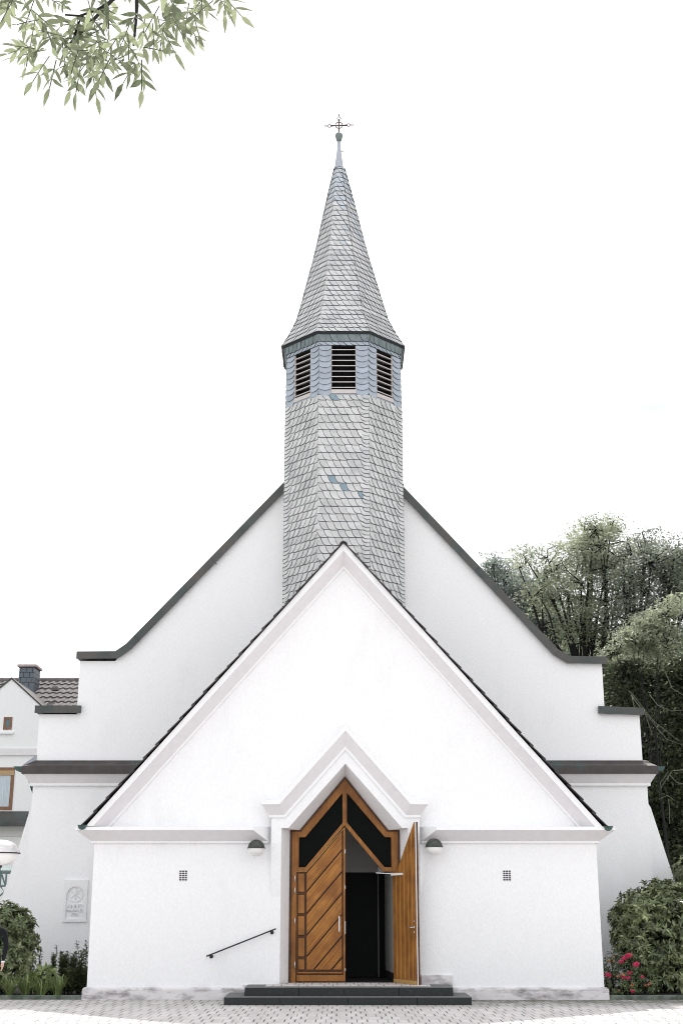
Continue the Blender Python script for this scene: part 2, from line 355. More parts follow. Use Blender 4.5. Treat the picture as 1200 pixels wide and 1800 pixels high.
# ------------------------------------------------------------------ SETTING: ground
YF = 24.1; YP = YF - .12; YD = 24.6; YN = 27.0
g = MB(); g.add([(-900, -60, 0), (900, -60, 0), (900, 1500, 0), (-900, 1500, 0)], [(0, 1, 2, 3)])
tag(g.build('ground', mat('grass_ground', (.12, .14, .08), .95, .3, 1.5)), kind='structure')
g = MB(); g.add([(-45, -50, .004), (45, -50, .004), (45, 24.1, .004), (-45, 24.1, .004)], [(0, 1, 2, 3)])
tag(g.build('pavement', M['paving']), kind='structure')
xl, xr = X(148, 1757, YF), X(1067, 1757, YF)
KY = YF - .02
g = MB(); g.box(-16, xl - .005, KY, KY + .07, 0, .075); g.box(xr + .005, 16, KY - .0, KY + .07, 0, .075)
tag(g.build('kerb', M['kerb'], bevel=.008), kind='structure')
g = MB(); g.box(-16, xl, KY + .07, YN + 3, -.2, .05); g.box(xr, 16, KY + .07, YN + 3, -.2, .05)
tag(g.build('flower_bed_soil', M['soil']), kind='structure')

# ------------------------------------------------------------------ CHURCH
church = thing('church', (0, 27, 0), 'white rendered church with slate clad octagonal steeple and gabled porch', 'church')
def A(px, py, Y=YF): return at(px, py, Y)
# porch wall with hole for portal
WL, WR = X(153, 1733, YF), X(1061, 1733, YF)
zc = Z(1481, YF)
ptsO = [(WL, 0), (WL, zc + .12), A(330, 1275), A(605, 985), A(880, 1275), (WR, zc + .12), (WR, 0)]
# left and right outline points follow the roof underside
apexT = A(603.5, 953, YF - .34); eL = A(148, 1447, YF - .34); eR = A(1064, 1450, YF - .34)
holeI = [A(494.7, 1757), A(494.7, 1448), A(500, 1440), A(607, 1325), A(712, 1440), A(716.8, 1448), A(716.8, 1757)]
holeI[0] = holeI[1] = (at(494.5, 1455, YP)[0], A(0, 1448)[1]); holeI[5] = holeI[6] = (at(717, 1455, YP)[0], A(0, 1448)[1])
holeI[0] = (holeI[0][0], 0); holeI[-1] = (holeI[-1][0], 0)
mb = MB(); vs = [(p[0], YF, p[1]) for p in ptsO] + [(p[0], YF, p[1]) for p in holeI]
mb.add(vs, [(i, i + 1, i + 8, i + 7) for i in range(6)])
# side walls of the porch running back to the nave
for x, s in ((WL, 1), (WR, -1)):
    mb.add([(x, YF, 0), (x, YN + .1, 0), (x, YN + .1, zc + .12), (x, YF, zc + .12)], [(0, 1, 2, 3)])
mb.build('porch_wall', M['stucco'], church)
# plinth
zp = Z(1736, YF - .04); stepL, stepR = X(429, 1745, YF), X(796, 1745, YF)
prof = [(0, 0), (.07, 0), (.07, zp - .03), (.045, zp), (0, zp)]
for pth_ in ([(WL, YN), (WL, YF), (stepL + .1, YF)], [(stepR - .1, YF), (WR, YF), (WR, YN)]):
    pl = MB(); sweep_plan(pl, pth_, prof); pl.build('plinth', M['plinth'], church, bevel=.01)
x0, x1 = X(740, 1720, YP), X(795, 1720, YP)
pl = MB(); pl.box(x0, x1, YF - .055, YF + .01, zp - .02, Z(1714, YF - .05)); pl.build('plinth_patch', M['plinth'], church, bevel=.01)
pl = MB(); pl.box(X(427, 1745, YF), X(489, 1745, YF), YF - .035, YF + .01, zp - .02, zp + .05); pl.build('plinth_patch', M['plinth'], church, bevel=.01)
# raking verge moulding
yf = YF - .30
slope = math.atan2(apexT[1] - eL[1], apexT[0] - eL[0]); sn = math.sin(slope)
vo = .05
pathR = [A(151, 1452, yf), A(603.8, 954.5, yf), A(1060, 1455, yf)]
a1, a2, a3 = .10, .255, .29
profR = [(0, yf), (a1, yf), (a1, yf + .015), (a2, YF - .04), (a3, YF - .04), (a3, YF + .01), (0, YF + .01)]
endL = lambda o, y: (o / math.sin(slope), 0.0)
endR = lambda o, y: (-o / math.sin(slope), 0.0)
mb = MB(); sweep_front(mb, pathR, profR, (endL, endR), 0, [0, 0, 1, 0, 0, 0, 0])
mb.build('verge_moulding', [M['stucco'], M['trim']], church)
# horizontal cornices
cz = lambda py: Z(py, yf)
profC = [(0, cz(1452)), (.303, cz(1453)), (.303, cz(1459)), (.29, cz(1459.5)), (.05, Z(1478.5, YF - .05)), (.05, Z(1482, YF - .05)), (0, Z(1482, YF)), ]
def cornice(path, drop):
    tmp = MB(); sweep_plan(tmp, path, profC, 0, [0, 0, 0, 1, 0, 0, 0])
    base = 0; out = MB(); n = len(path); m = len(profC)
    rings = [tmp.v[i * m:(i + 1) * m] for i in range(n)]
    rings = rings[:-1] if drop == 'last' else rings[1:]
    vs = [v for r in rings for v in r]; k = len(rings)
    for j in range(m):
        out.add(vs, [(i * m + j, i * m + (j + 1) % m, (i + 1) * m + (j + 1) % m, (i + 1) * m + j) for i in range(k - 1)], 1 if j == 3 else 0)
    out.add(vs, [tuple(range(m)), tuple((k - 1) * m + q for q in range(m - 1, -1, -1))])
    return out
Xb0, Xb1 = X(475.5, 1478, YF), X(736, 1478, YF)
cornice([(WL, YF + 2.8), (WL, YF), (Xb0, YF), (Xb0, YF - .5)], 'last').build('cornice', [M['stucco'], M['trim']], church)
cornice([(Xb1, YF - .5), (Xb1, YF), (WR, YF), (WR, YF + 2.8)], 'first').build('cornice', [M['stucco'], M['trim']], church)
# portal block, reveal
O = [A(477, 1437, YP), A(477, 1437, YP), A(497, 1437, YP), A(607, 1316, YP), A(717, 1437, YP), A(737, 1437, YP), A(737, 1437, YP)]
O[0] = (O[0][0], 0.26); O[-1] = (O[-1][0], 0.26)
I1 = [A(494.5, 1455, YP), A(494.5, 1455.5, YP), A(506.5, 1455.5, YP), A(607, 1342, YP), A(706.5, 1455.5, YP), A(717, 1455.5, YP), A(717, 1455, YP)]
I1[0] = (I1[0][0], .20); I1[-1] = (I1[-1][0], .20); O[0] = (O[0][0], Z(1482, YP)); O[-1] = (O[-1][0], Z(1482, YP))
I2 = [A(511, 1459, YD), A(511, 1459, YD), A(528, 1459.3, YD), A(606.3, 1366, YD), A(681, 1459.3, YD), A(701, 1459, YD), A(701, 1459, YD)]
I2[0] = (I2[0][0], .2); I2[-1] = (I2[-1][0], .2)
mb = MB()
vs = [(p[0], YP, p[1]) for p in O] + [(p[0], YP, p[1]) for p in I1] + [(p[0], YD, p[1]) for p in I2] + [(p[0], YF + .02, p[1]) for p in O]
# the front of the block dies back into the wall over a long splay below the cornice
for s_, a_, b_ in ((0, O[0], I1[0]), (1, O[-1], I1[-1])):
    zt_, zm = a_[1], a_[1] - .9
    q_ = [(a_[0], YP, zt_), (b_[0], YP, zt_), (b_[0], YF - .004, zm), (a_[0], YF - .004, zm), (a_[0], YF, zt_), (b_[0], YF + .01, zt_), (b_[0], YF - .004, .2), (a_[0], YF + .01, .2)]
    mb.add(q_, [(0, 1, 2, 3), (0, 3, 4)], 0)
vs[7] = (I1[0][0], YP, O[0][1]); vs[13] = (I1[-1][0], YP, O[-1][1])
mb.add(vs, [(i, i + 1, i + 8, i + 7) for i in range(6)] + [(i, i + 1, i + 22, i + 21) for i in range(1, 5)], 0)
mb.add(vs, [(i + 7, i + 8, i + 15, i + 14) for i in range(1, 5)], 0)
for a_, b_ in ((I1[1], I2[1]), (I1[5], I2[5])):
    zt_ = Z(1482, YP); zm = zt_ - .9
    mb.add([(a_[0], YP, a_[1]), (b_[0], YD, b_[1]), (b_[0], YD, .2), (a_[0], YF - .004, .2), (a_[0], YF - .004, zm), (a_[0], YP, zt_)], [(0, 1, 2, 3, 4, 5)], 0)
mb.build('portal_surround', [M['stucco']], church)
# portal gable moulding
yq = YP - .17
pathP = [A(459, 1408, yq), A(488.5, 1408, yq), A(607, 1275.5, yq), A(724, 1408, yq), A(753, 1408, yq)]
b1 = abs(A(0, 1408, yq)[1] - A(0, 1414, yq)[1]); b2 = abs(A(0, 1408, yq)[1] - A(0, 1432.5, YP - .03)[1]); b3 = abs(A(0, 1408, yq)[1] - A(0, 1437, YP - .03)[1])
profP = [(0, yq), (b1, yq), (b1 + .004, yq + .012), (b2, YP - .03), (b3, YP - .03), (b3, YF + .01), (-.05, YF + .01)]
mb = MB()
sweep_front(mb, pathP, profP, (lambda o, y: (max(0, min(y, YP) - yq), -o), lambda o, y: (-max(0, min(y, YP) - yq), -o)), 0, [0, 1, 1, 0, 0, 0, 0])
mb.build('portal_moulding', [M['stucco'], M['trim']], church)

# porch roof tiles
def porch_roof():
    mb = MB(); y0, y1 = YF - .35, YN + .05
    for side in (0, 1):
        lo = Vector(A(146.5, 1450, y0)) if side == 0 else Vector(A(1065, 1453, y0))
        hi = Vector(A(603.6, 953, y0))
        d = hi - lo; Ln = d.length; d.normalize(); nn = Vector((-d[1], d[0])) if side == 0 else Vector((d[1], -d[0]))
        n = 22; st = Ln / n
        for k in range(n):
            p = lo + d * (st * k - .04); q = lo + d * min(st * (k + 1) + .03, Ln)
            off0, off1 = .032, .008
            jj = random.uniform(-.004, .004)
            a = p + nn * (off0 + jj); b = q + nn * (off1 + jj)
            th = .015
            poly = [a, b, b - nn * th, a - nn * th]
            # small nib under lower edge
            yy0 = y0 + random.uniform(-.012, .008)
            mb.prism([tuple(v) for v in poly], yy0, y1)
            nib = [a + d * .0, a + d * .05, a + d * .05 - nn * .024, a - nn * .024]
            mb.prism([tuple(v) for v in nib], yy0 - .003, yy0 + .12)
        # deck
        poly = [lo + d * .05 - nn * .005, hi - nn * .005, hi - nn * .06, lo + d * .05 - nn * .06]
        mb.prism([tuple(v) for v in poly], YF + .02, y1 - .02)
    o = mb.build('porch_roof', M['tile'], church)
    r = MB(); c = A(603.5, 957, y0); prof = []
    for k in range(13):
        a = math.pi * k / 12; prof.append((c[0] + .078 * math.cos(a), c[1] - .01 + .075 * math.sin(a)))
    for k in range(12, -1, -1):
        a = math.pi * k / 12; prof.append((c[0] + .060 * math.cos(a), c[1] - .012 + .057 * math.sin(a)))
    for k in range(3): r.prism(prof, y0 - .03 + k * .42, y0 + .41 + k * .42)
    r.build('ridge_tile', M['tile'], o)
porch_roof()
def gutter(x, y0, y1, z, s, r=.075, name='gutter', par=church):
    mb = MB(); prof = []
    for k in range(9):
        a = math.pi + math.pi * k / 8; prof.append((x + s * r * .6 + r * math.cos(a), z + r * 1.0 * math.sin(a)))
    prof += [(x + s * (r * .6) + r * 1.35, z + .012), (x + s * (r * .6) - r * 1.35, z + .012)]
    mb.prism(prof, y0, y1)
    return mb.build(name, M['gutter'], par, bevel=.004)
gl = A(151, 1451, YF - .33); gr_ = A(1062, 1453, YF - .33)
gutter(gl[0] - .02, YF - .335, YN, gl[1], -1); gutter(gr_[0] + .02, YF - .335, YN, gr_[1], 1)

# nave front wall
def N_(px, py, Y=YN): return at(px, py, Y)
nL, nR = N_(58.5, 1380)[0], N_(1136.5, 1380)[0]
sL, sR = N_(69.7, 1256)[0], N_(1123.3, 1261)[0]
uL, uR = N_(141, 1161)[0], N_(1057, 1167)[0]
zS_L, zS_R = N_(0, 1253)[1], N_(0, 1258)[1]
zU = N_(0, 1162)[1]
kL, kR = N_(203, 1157), N_(1001, 1163)
tL, tR = N_(504, 858), N_(704, 866)
zS = (zS_L + zS_R) / 2
poly = [(nL, 0), (nL, N_(0, 1378)[1]), (sL, N_(0, 1378)[1]), (sL, zS), (uL, zS), (uL, zU), (kL[0], zU), (tL[0] + .6, tL[1] + .62), (tR[0] - .6, tR[1] + .62), (kR[0], zU), (uR, zU), (uR, zS), (sR, zS), (sR, N_(0, 1378)[1]), (nR, N_(0, 1378)[1]), (nR, 0)]
mb = MB(); mb.prism(poly, YN, YN + .55)
# nave body behind
mb.box(nL + .15, nR - .15, YN + .5, YN + 17, 0, N_(0, 1360)[1])
rz = N_(0, 1345)[1]
mb.build('nave_wall', M['stucco'], church)
mb = MB()
pkx, pkz = (tL[0] + tR[0]) / 2, tL[1] + .2
mb.prism([(nL + .1, rz - .2), (pkx, pkz), (nR - .1, rz - .2)], YN + .56, YN + 17)
mb.build('nave_roof', M['tile'], church)
# coping pieces
def coping(path, depth_front=.10, th=.0, name='coping', t0=.0, h=.155):
    mb = MB(); yf_ = YN - depth_front
    prof = [(0, yf_), (h, yf_), (h, yf_ + .02), (h - .02, YN + .01), (h - .02, YN + .54), (h, YN + .6), (h, YN + .64), (0, YN + .64), (-.03, YN + .3)]
    sweep_front(mb, path, prof, None, 0)
    return mb
yc = YN - .10
B_ = lambda px, py: at(px, py, yc)
o1 = coping([B_(135, 1145), B_(203, 1144.5), B_(222, 1131.5), B_(372, 978), B_(508, 838)]).build('coping', M['copper'], church)
o2 = coping([B_(700, 846), B_(842, 995), B_(980, 1141), B_(1000, 1153), B_(1066, 1154)]).build('coping', M['copper'], church)
# seams on the copings
for oo_, prs in ((o1, (((370, 980), (381, 992)), ((236, 1117), (245, 1128)))), (o2, (((842, 996), (833, 1006)), ((982, 1143), (975, 1153))))):
    for a, b in prs:
        p, q = at(a[0], a[1], yc), at(b[0], b[1], yc); sm = MB(); sm.tube([(p[0], yc - .002, p[1]), (q[0], yc - .002, q[1])], .008, 5); sm.build('seam', M['copper'], oo_)
coping([B_(62, 1240), B_(142, 1240)]).build('coping', M['copper'], church)
coping([B_(1052, 1241), B_(1131, 1244)]).build('coping', M['copper'], church)
# nave cornice and flashing
yn2 = YN - .19
Zn = lambda py, Y=yn2: Z(py, Y)
profN = [(0, Zn(1359)), (.175, Zn(1359.5)), (.06, Z(1376.5, YN - .06)), (.06, Z(1381, YN - .06)), (0, Z(1381, YN))]
profM = [(0, Z(1336.5, YN)), (.03, Z(1337, YN - .03)), (.10, Z(1342, YN - .1)), (.19, Zn(1345.8)), (.205, Zn(1345.8)), (.205, Zn(1360.2)), (.15, Zn(1360.2)), (.0, Zn(1360))]
gpathL = [(nL, YN + 1.2), (nL, YN), (WL + 2.4, YN)]
gpathR = [(WR - 2.4, YN), (nR, YN), (nR, YN + 1.2)]
for pth in (gpathL, gpathR):
    mb = MB(); sweep_plan(mb, pth, profN, 0, [0, 1, 0, 0, 0]); oo = mb.build('nave_cornice', [M['stucco'], M['trim']], church)
    mb = MB(); sweep_plan(mb, pth, profM, 0); mb.build('flashing', M['copper_dark'], oo)
# shoulder blocks of lead at the cornice ends (small upstand on the left)
mb = MB(); p = N_(64.5, 1337, YN + .1); mb.add([(nL - .20, YN - .15, Zn(1344)), (sL, YN - .02, Z(1344, YN)), (sL, YN - .02, Z(1327, YN)), (sL, YN + .5, Z(1327, YN)), (nL - .2, YN + .5, Zn(1344))], [(0, 1, 2), (0, 2, 3, 4)])
mb.build('lead_upstand', M['zinc'], church)
# eaves gutters of the nave seen end on
for px, s in ((33, -1), (1160, 1)):
    p = at(px, 1348, YN + .1); gutter(p[0] - s * .05, YN + .1, YN + 17, p[1], s, .085)
# downpipe bends
mb = MB(); q = at(54, 1366, YN + .2); mb.tube([(q[0] - .10, YN + .25, q[1] + .18), (q[0] - .02, YN + .25, q[1] - .05), (q[0] + .06, YN + .25, q[1] - .25), (q[0] + .1, YN + .6, q[1] - .5)], .04, 8)
mb.build('downpipe', M['gutter'], church, smooth=True)
# sloping buttresses beside the nave
for pts in ([(1128, 1395), (1143, 1420), (1182, 1540), (1253, 1757)], [(68, 1405), (52.5, 1425), (20, 1532), (-55, 1757)]):
    Yb = YN + .45; q = [at(a, b, Yb) for a, b in pts]; q[-1] = (q[-1][0], 0)
    inner = nR - .2 if pts[0][0] > 600 else nL + .2
    poly = q + [(inner, 0), (inner, q[0][1])]
    mb = MB(); mb.prism(poly, Yb, Yb + 1.2); mb.build('buttress', M['stucco'], church)

# ------------------------------------------------------------------ tower with slates
YT = 25.6; HW = 1.263; HS = .537; CX = .045; CY = YT + HW
ratio = HS / HW
def octo(hw, cx=CX):                                   # corner list going round from front-left, counter-clockwise seen from above reversed for front faces
    h = hw * ratio
    return [(cx - h, CY - hw), (cx + h, CY - hw), (cx + hw, CY - h), (cx + hw, CY + h), (cx + h, CY + hw), (cx - h, CY + hw), (cx - hw, CY + h), (cx - hw, CY - h)]
def ring_prism(mb, hw0, z0, hw1, z1, cx0=CX, cx1=CX, mi=0, cap=False):
    a = [(x, y, z0) for x, y in octo(hw0, cx0)]; b = [(x, y, z1) for x, y in octo(hw1, cx1)]
    mb.add(a + b, [(i, (i + 1) % 8, (i + 1) % 8 + 8, i + 8) for i in range(8)], mi)
    if cap: mb.add(a + b, [tuple(range(8, 16)), tuple(range(7, -1, -1))], mi)
def slate_poly(w, h, kind):
    """one slate outline: list of (x, y, skirt) in its own frame, x to the right, y up, y=0 lower edge"""
    if kind == 'scale':
        pts = []
        for k in range(9):
            a = math.pi * k / 8; pts.append((-w * .53 * math.cos(a), h * .52 * (1 - math.sin(a)) ** .9, 1))
        return pts + [(w * .53, h * 1.15, 0), (-w * .53, h * 1.15, 0)]
    L_ = [(-.50, 1.08), (-.43, .72), (-.30, .40), (-.12, .15), (.08, .03), (.30, 0)]
    pts = [(a * w * 1.15, b * h, 1) for a, b in L_] + [(w * .95, 0, 1), (w * 1.15, h * .25, 0), (w * .98, h * 1.12, 0)]
    return pts
def lay(mb, P, hwf, v0, v1, w, h, mirror, kind='deutsch', off=0, mi=0, holes=None, tiltn=.016, patches=(), scal=False, bluetop=False):
    """P(u,v,n)->3D. lays slates course by course on one face"""
    v = v0; row = 0; up = 0
    while v < v1 - .02:
        hw = hwf(v); n = int(2 * hw / w) + 4
        hh = h * random.uniform(.95, 1.05)
        shift = (row * .37 % 1) * w + random.uniform(-.02, .02) * w
        for k in range(-1, n):
            u0 = -hw + (k - .5) * w + shift
            if u0 > hw + w: continue
            poly = slate_poly(w * random.uniform(.98, 1.02), hh, kind)
            if mirror: poly = [(-x, y, s) for x, y, s in poly][::-1]
            top, skirt = [], []
            jn = random.uniform(-.002, .003); jv = random.uniform(-.006, .006)
            inside = False; lastf = [p[2] for p in poly]
            um = u0 * 1.0
            for x, y, s in poly:
                uu = um + x; vv = v + y + jv
                lim = hwf(min(max(vv, v0), v1)) + .006
                cu = max(-lim, min(lim, uu))
                if abs(uu) < lim: inside = True
                xr_ = (x if not mirror else -x)
                nn = off + tiltn * (1 - min(1, y / hh)) + .5 * tiltn * (.6 - xr_ / w) + jn
                vv = min(vv, v1 + .01)
                top.append((cu, vv, nn))
            if not inside: continue
            b = [P(*t) for t in top]; m = len(b); mm = mi; c = []
            for q in range(m):
                if poly[q][2]:
                    p_, n_ = top[max(q - 1, 0)], top[min(q + 1, m - 1)]; ex, ey = n_[0] - p_[0], n_[1] - p_[1]; el = math.hypot(ex, ey) + 1e-6
                    ox, oy = ey / el, -ex / el
                    if mirror: ox, oy = ox, oy
                    if oy > .2 : ox, oy = -ox, -oy
                    lim = hwf(min(max(top[q][1], v0), v1)) + .006
                    c.append(P(max(-lim, min(lim, top[q][0] + ox * EW)), top[q][1] + oy * EW, top[q][2] - .008))
                else: c.append(P(top[q][0], top[q][1], top[q][2] - .008))
            if bluetop and ((v > .78 * v1 and random.random() < .8) or (v > .5 * v1 and abs(u0 - .03) < w * .5 and mirror is False and random.random() < .35)): mm = 2
            for (pu, pv) in patches:
                if abs(u0 + w * .25 - pu) < w * .42 and abs(v + hh * .5 - pv) < hh * .5: mm = 2
            mb.add(b + c, [tuple(range(m))], mm)
            fl = [p[2] for p in poly]
            fs = [(i, i + 1, i + 1 + m, i + m) for i in range(m - 1) if fl[i] and fl[i + 1]]
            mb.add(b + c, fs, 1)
        v += hh * 1.0; row += 1
def face_frame(i, hw=HW, cx=CX):
    o = octo(hw, cx); a, b = Vector((*o[i], 0)), Vector((*o[(i + 1) % 8], 0))
    c = (a + b) / 2; U = (b - a).normalized(); nrm = Vector((U[1], -U[0], 0)); return c, U, nrm, (b - a).length / 2
EW = .012
zB0 = Z(696, YT)                                        # bottom of the belfry stage
zB1 = Z(600, YT)                                        # top of wall
zBase = 4.0
tower = MB(); ring_prism(tower, HW - .02, zBase, HW - .02, zB0 + .02, cap=False)
for i in (0, 1, 7, 2, 6):
    c, U, nr, hl = face_frame(i)
    mir = i in (7, 6)
    vstart = 6.2
    P = lambda u, v, n, c=c, U=U, nr=nr: tuple(c + U * u + nr * n + Vector((0, 0, v)))
    pat = ()
    if i == 0:
        pp = [(588, 847), (609, 858), (634, 871), (640, 880)]
        pat = [(at(a, b, YT)[0] - c[0], at(a, b, YT)[1]) for a, b in pp] + [(at(583, 699, YT)[0] - c[0], zB0 - .06)]
    if i == 7: pat = [(-hl + .12, Z(914, YT + .5))]
    lay(tower, P, lambda v, hl=hl: hl, vstart, zB0 + .01, .145, .168, mir, patches=pat)
    # narrow end slates in half courses along one arris
    ve = vstart + .03; sg = -1 if mir else 1
    while ve < zB0 - .03:
        wv_ = random.uniform(.13, .19); a_ = hl + .004; hh_ = .092
        prof_ = [(a_ - wv_ - .02, hh_ + .03), (a_ - wv_ + .005, hh_ * .55), (a_ - wv_ + .04, hh_ * .18), (a_ - wv_ + .085, 0), (a_, 0), (a_, hh_ + .03)]
        tp = [P(sg * x_, min(ve + y_, zB0 + .01), .024 - .012 * y_ / hh_) for x_, y_ in prof_]; bt = [P(sg * min(x_ - (.010 if q_ < 4 else 0), a_), min(ve + y_, zB0 + .01) - (.010 if 0 < q_ < 5 else 0), .014 - .012 * y_ / hh_) for q_, (x_, y_) in enumerate(prof_)]
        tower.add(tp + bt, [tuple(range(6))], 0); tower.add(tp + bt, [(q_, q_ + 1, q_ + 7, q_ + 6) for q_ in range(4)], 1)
        ve += .084
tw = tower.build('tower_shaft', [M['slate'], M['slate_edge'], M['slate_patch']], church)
# belfry stage
bel = MB(); lz0, lz1 = Z(691.5, YT), Z(606.5, YT); inset = .22
louvres = []
for i in range(8):
    c, U, nr, hl = face_frame(i, HW - .012)
    ow = hl * .505
    P = lambda u, v, n, c=c, U=U, nr=nr: c + U * u + nr * n + Vector((0, 0, v))
    # wall face with opening (four strips) + reveal
    zs = (zB0, lz0, lz1, zB1 + .02)
    q = [P(-hl, zs[0], 0), P(hl, zs[0], 0), P(hl, zs[3], 0), P(-hl, zs[3], 0), P(-ow, lz0, 0), P(ow, lz0, 0), P(ow, lz1, 0), P(-ow, lz1, 0),
         P(-ow, lz0, -inset), P(ow, lz0, -inset), P(ow, lz1, -inset), P(-ow, lz1, -inset)]
    bel.add(q, [(0, 1, 5, 4), (1, 2, 6, 5), (2, 3, 7, 6), (3, 0, 4, 7)], 0)
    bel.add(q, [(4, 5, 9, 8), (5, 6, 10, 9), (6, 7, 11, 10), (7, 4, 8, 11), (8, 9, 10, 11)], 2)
    if i in (0, 1, 7, 2, 6):
        Pt = lambda u, v, n, P=P: tuple(P(u, v, n))
        ch = (lz1 - zB0) / 9.0
        wcol = hl - ow
        for sgn in (-1, 1):
            for k in range(9):
                uc = sgn * (ow + wcol / 2); v = zB0 + k * ch
                pts = slate_poly(wcol * .98, ch, 'scale'); top = []
                for x, y, s in pts:
                    x = max(-wcol / 2, min(wcol / 2, x)); top.append((uc + x, v + y, .004 + .02 * (1 - min(1, y / ch))))
                b = [Pt(*t) for t in top]; cc = [Pt(t[0], t[1], -.005) for t in top]; m = len(b)
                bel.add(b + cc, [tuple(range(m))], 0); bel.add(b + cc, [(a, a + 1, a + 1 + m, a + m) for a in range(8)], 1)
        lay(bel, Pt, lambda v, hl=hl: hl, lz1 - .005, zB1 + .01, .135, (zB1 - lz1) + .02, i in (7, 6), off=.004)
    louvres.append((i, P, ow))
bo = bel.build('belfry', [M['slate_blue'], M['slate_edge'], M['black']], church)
for i, P, ow in louvres:
    if i not in (0, 1, 7, 2, 6): continue
    mb = MB(); ns = 8; hgt = lz1 - lz0; sill = .10
    def bar(u0, u1, v0, v1, n0, n1, dv=0):
        q = [P(u0, v0, n0), P(u1, v0, n0), P(u1, v0 + dv, n1), P(u0, v0 + dv, n1), P(u0, v1, n0), P(u1, v1, n0), P(u1, v1 + dv, n1), P(u0, v1 + dv, n1)]
        mb.add(q, [(0, 1, 2, 3), (7, 6, 5, 4), (0, 4, 5, 1), (1, 5, 6, 2), (2, 6, 7, 3), (3, 7, 4, 0)])
    for k in range(ns):
        v = lz0 + sill + .02 + (hgt - sill - .02) * (k + .12) / ns
        bar(-ow + .005, ow - .005, v, v + .019, .0, -.15, .06)
    bar(-ow, ow, lz0 + .002, lz0 + sill * .9, .018, -.05)
    for s in (-1, 1): bar(s * (ow - .006) - .006, s * (ow - .006) + .006, lz0, lz1, .004, -.03)
    mb.build('louvre_window', M['louvre'], bo)
# eaves, cove, spire
hwE = 107 * (at(600, 608, CY - .57)[1] * 0 + (lambda Y: (Y * CP + (Z(608, Y) - EYE) * SP))(CY - .57)) / F
EZ = Z(609, CY - ratio * hwE)
def hw_from(px, py, it=4):
    hw = .5
    for _ in range(it):
        Y = CY - ratio * hw; a = at(600 + px, py, Y); hw = a[0]
    return hw, a[1]
pr = [hw_from(p, y) for p, y in ((107, 609), (93, 588), (79.5, 563), (69.5, 530), (59, 493), (50, 462), (41.5, 430), (31.5, 388), (23.5, 355), (15.3, 322), (8.0, 294))]
zt = pr[-1][1]
lean = lambda z: CX - .085 * (z - pr[0][1]) / (zt - pr[0][1]) - .01
print('spire', [(round(a, 2), round(b, 2)) for a, b in pr], 'wall top', zB1)
co = MB()
ring_prism(co, HW + .0, zB1, pr[0][0] - .03, pr[0][1] - .055, mi=0)
ring_prism(co, pr[0][0] + .0, pr[0][1] - .055, pr[0][0] + .012, pr[0][1] + .0, mi=1)
ring_prism(co, pr[0][0] - .03, pr[0][1] - .055, pr[0][0] + .0, pr[0][1] - .055, mi=1)
for i in (0, 1, 7, 2, 6):       # slate joints on the cove: thin curved laps
    c, U, nr, hl = face_frame(i, HW + .004); c2, _, _, hl2 = face_frame(i, pr[0][0] - .026)
    a0 = Vector((c[0], c[1], zB1)); a1 = Vector((c2[0], c2[1], pr[0][1] - .055)); d = a1 - a0; Lc = d.length; dn = d.normalized(); nn = U.cross(dn) * (1 if U.cross(dn).dot(nr) > 0 else -1)
    Pc = lambda u, v, n, a0=a0, dn=dn, U=U, nn=nn: tuple(a0 + dn * v + U * u + nn * n)
    lay(co, Pc, lambda v, hl=hl, hl2=hl2, Lc=Lc: hl + (hl2 - hl) * max(0, min(1, v / Lc)), 0, Lc, .13, Lc, i in (7, 6), off=.002, tiltn=.01, mi=0)
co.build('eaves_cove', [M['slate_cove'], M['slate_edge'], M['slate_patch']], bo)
sp = MB()
for a, b in zip(pr[:-1], pr[1:]): ring_prism(sp, a[0] - .015, a[1], b[0] - .015, b[1], lean(a[1]), lean(b[1]))
ring_prism(sp, pr[0][0] - .015, pr[0][1], pr[0][0] * .3, pr[0][1] + .01)
for i in range(8):
    pts = []
    for hw, z in pr:
        o = octo(hw, lean(z)); a, b = Vector((*o[i], z)), Vector((*o[(i + 1) % 8], z)); pts.append(((a + b) / 2, (b - a).length / 2, (b - a).normalized()))
    arc = [0]
    for j in range(1, len(pts)): arc.append(arc[-1] + (pts[j][0] - pts[j - 1][0]).length)
    U = pts[0][2]
    def P(u, v, n, pts=pts, arc=arc, U=U):
        v = max(-.03, min(v, arc[-1])); j = 0
        while j < len(arc) - 2 and v > arc[j + 1]: j += 1
        t = (v - arc[j]) / (arc[j + 1] - arc[j]); q = pts[j][0].lerp(pts[j + 1][0], t)
        d = (pts[j + 1][0] - pts[j][0]).normalized(); nn = U.cross(d)
        if nn.dot(Vector((q[0] - CX, q[1] - CY, 0))) < 0: nn = -nn
        return tuple(q + U * u + nn * n)
    def hwf(v, pts=pts, arc=arc):
        v = max(0, min(v, arc[-1])); j = 0
        while j < len(arc) - 2 and v > arc[j + 1]: j += 1
        t = (v - arc[j]) / (arc[j + 1] - arc[j]); return pts[j][1] + (pts[j + 1][1] - pts[j][1]) * t
    lay(sp, P, hwf, 0, arc[-1] - .05, .135, .145, i in (7, 6, 5), bluetop=i in (0, 7, 1))
spo = sp.build('spire', [M['slate'], M['slate_edge'], mat('bluish_slate', (.43, .465, .50), .45, .1, 9)], church)
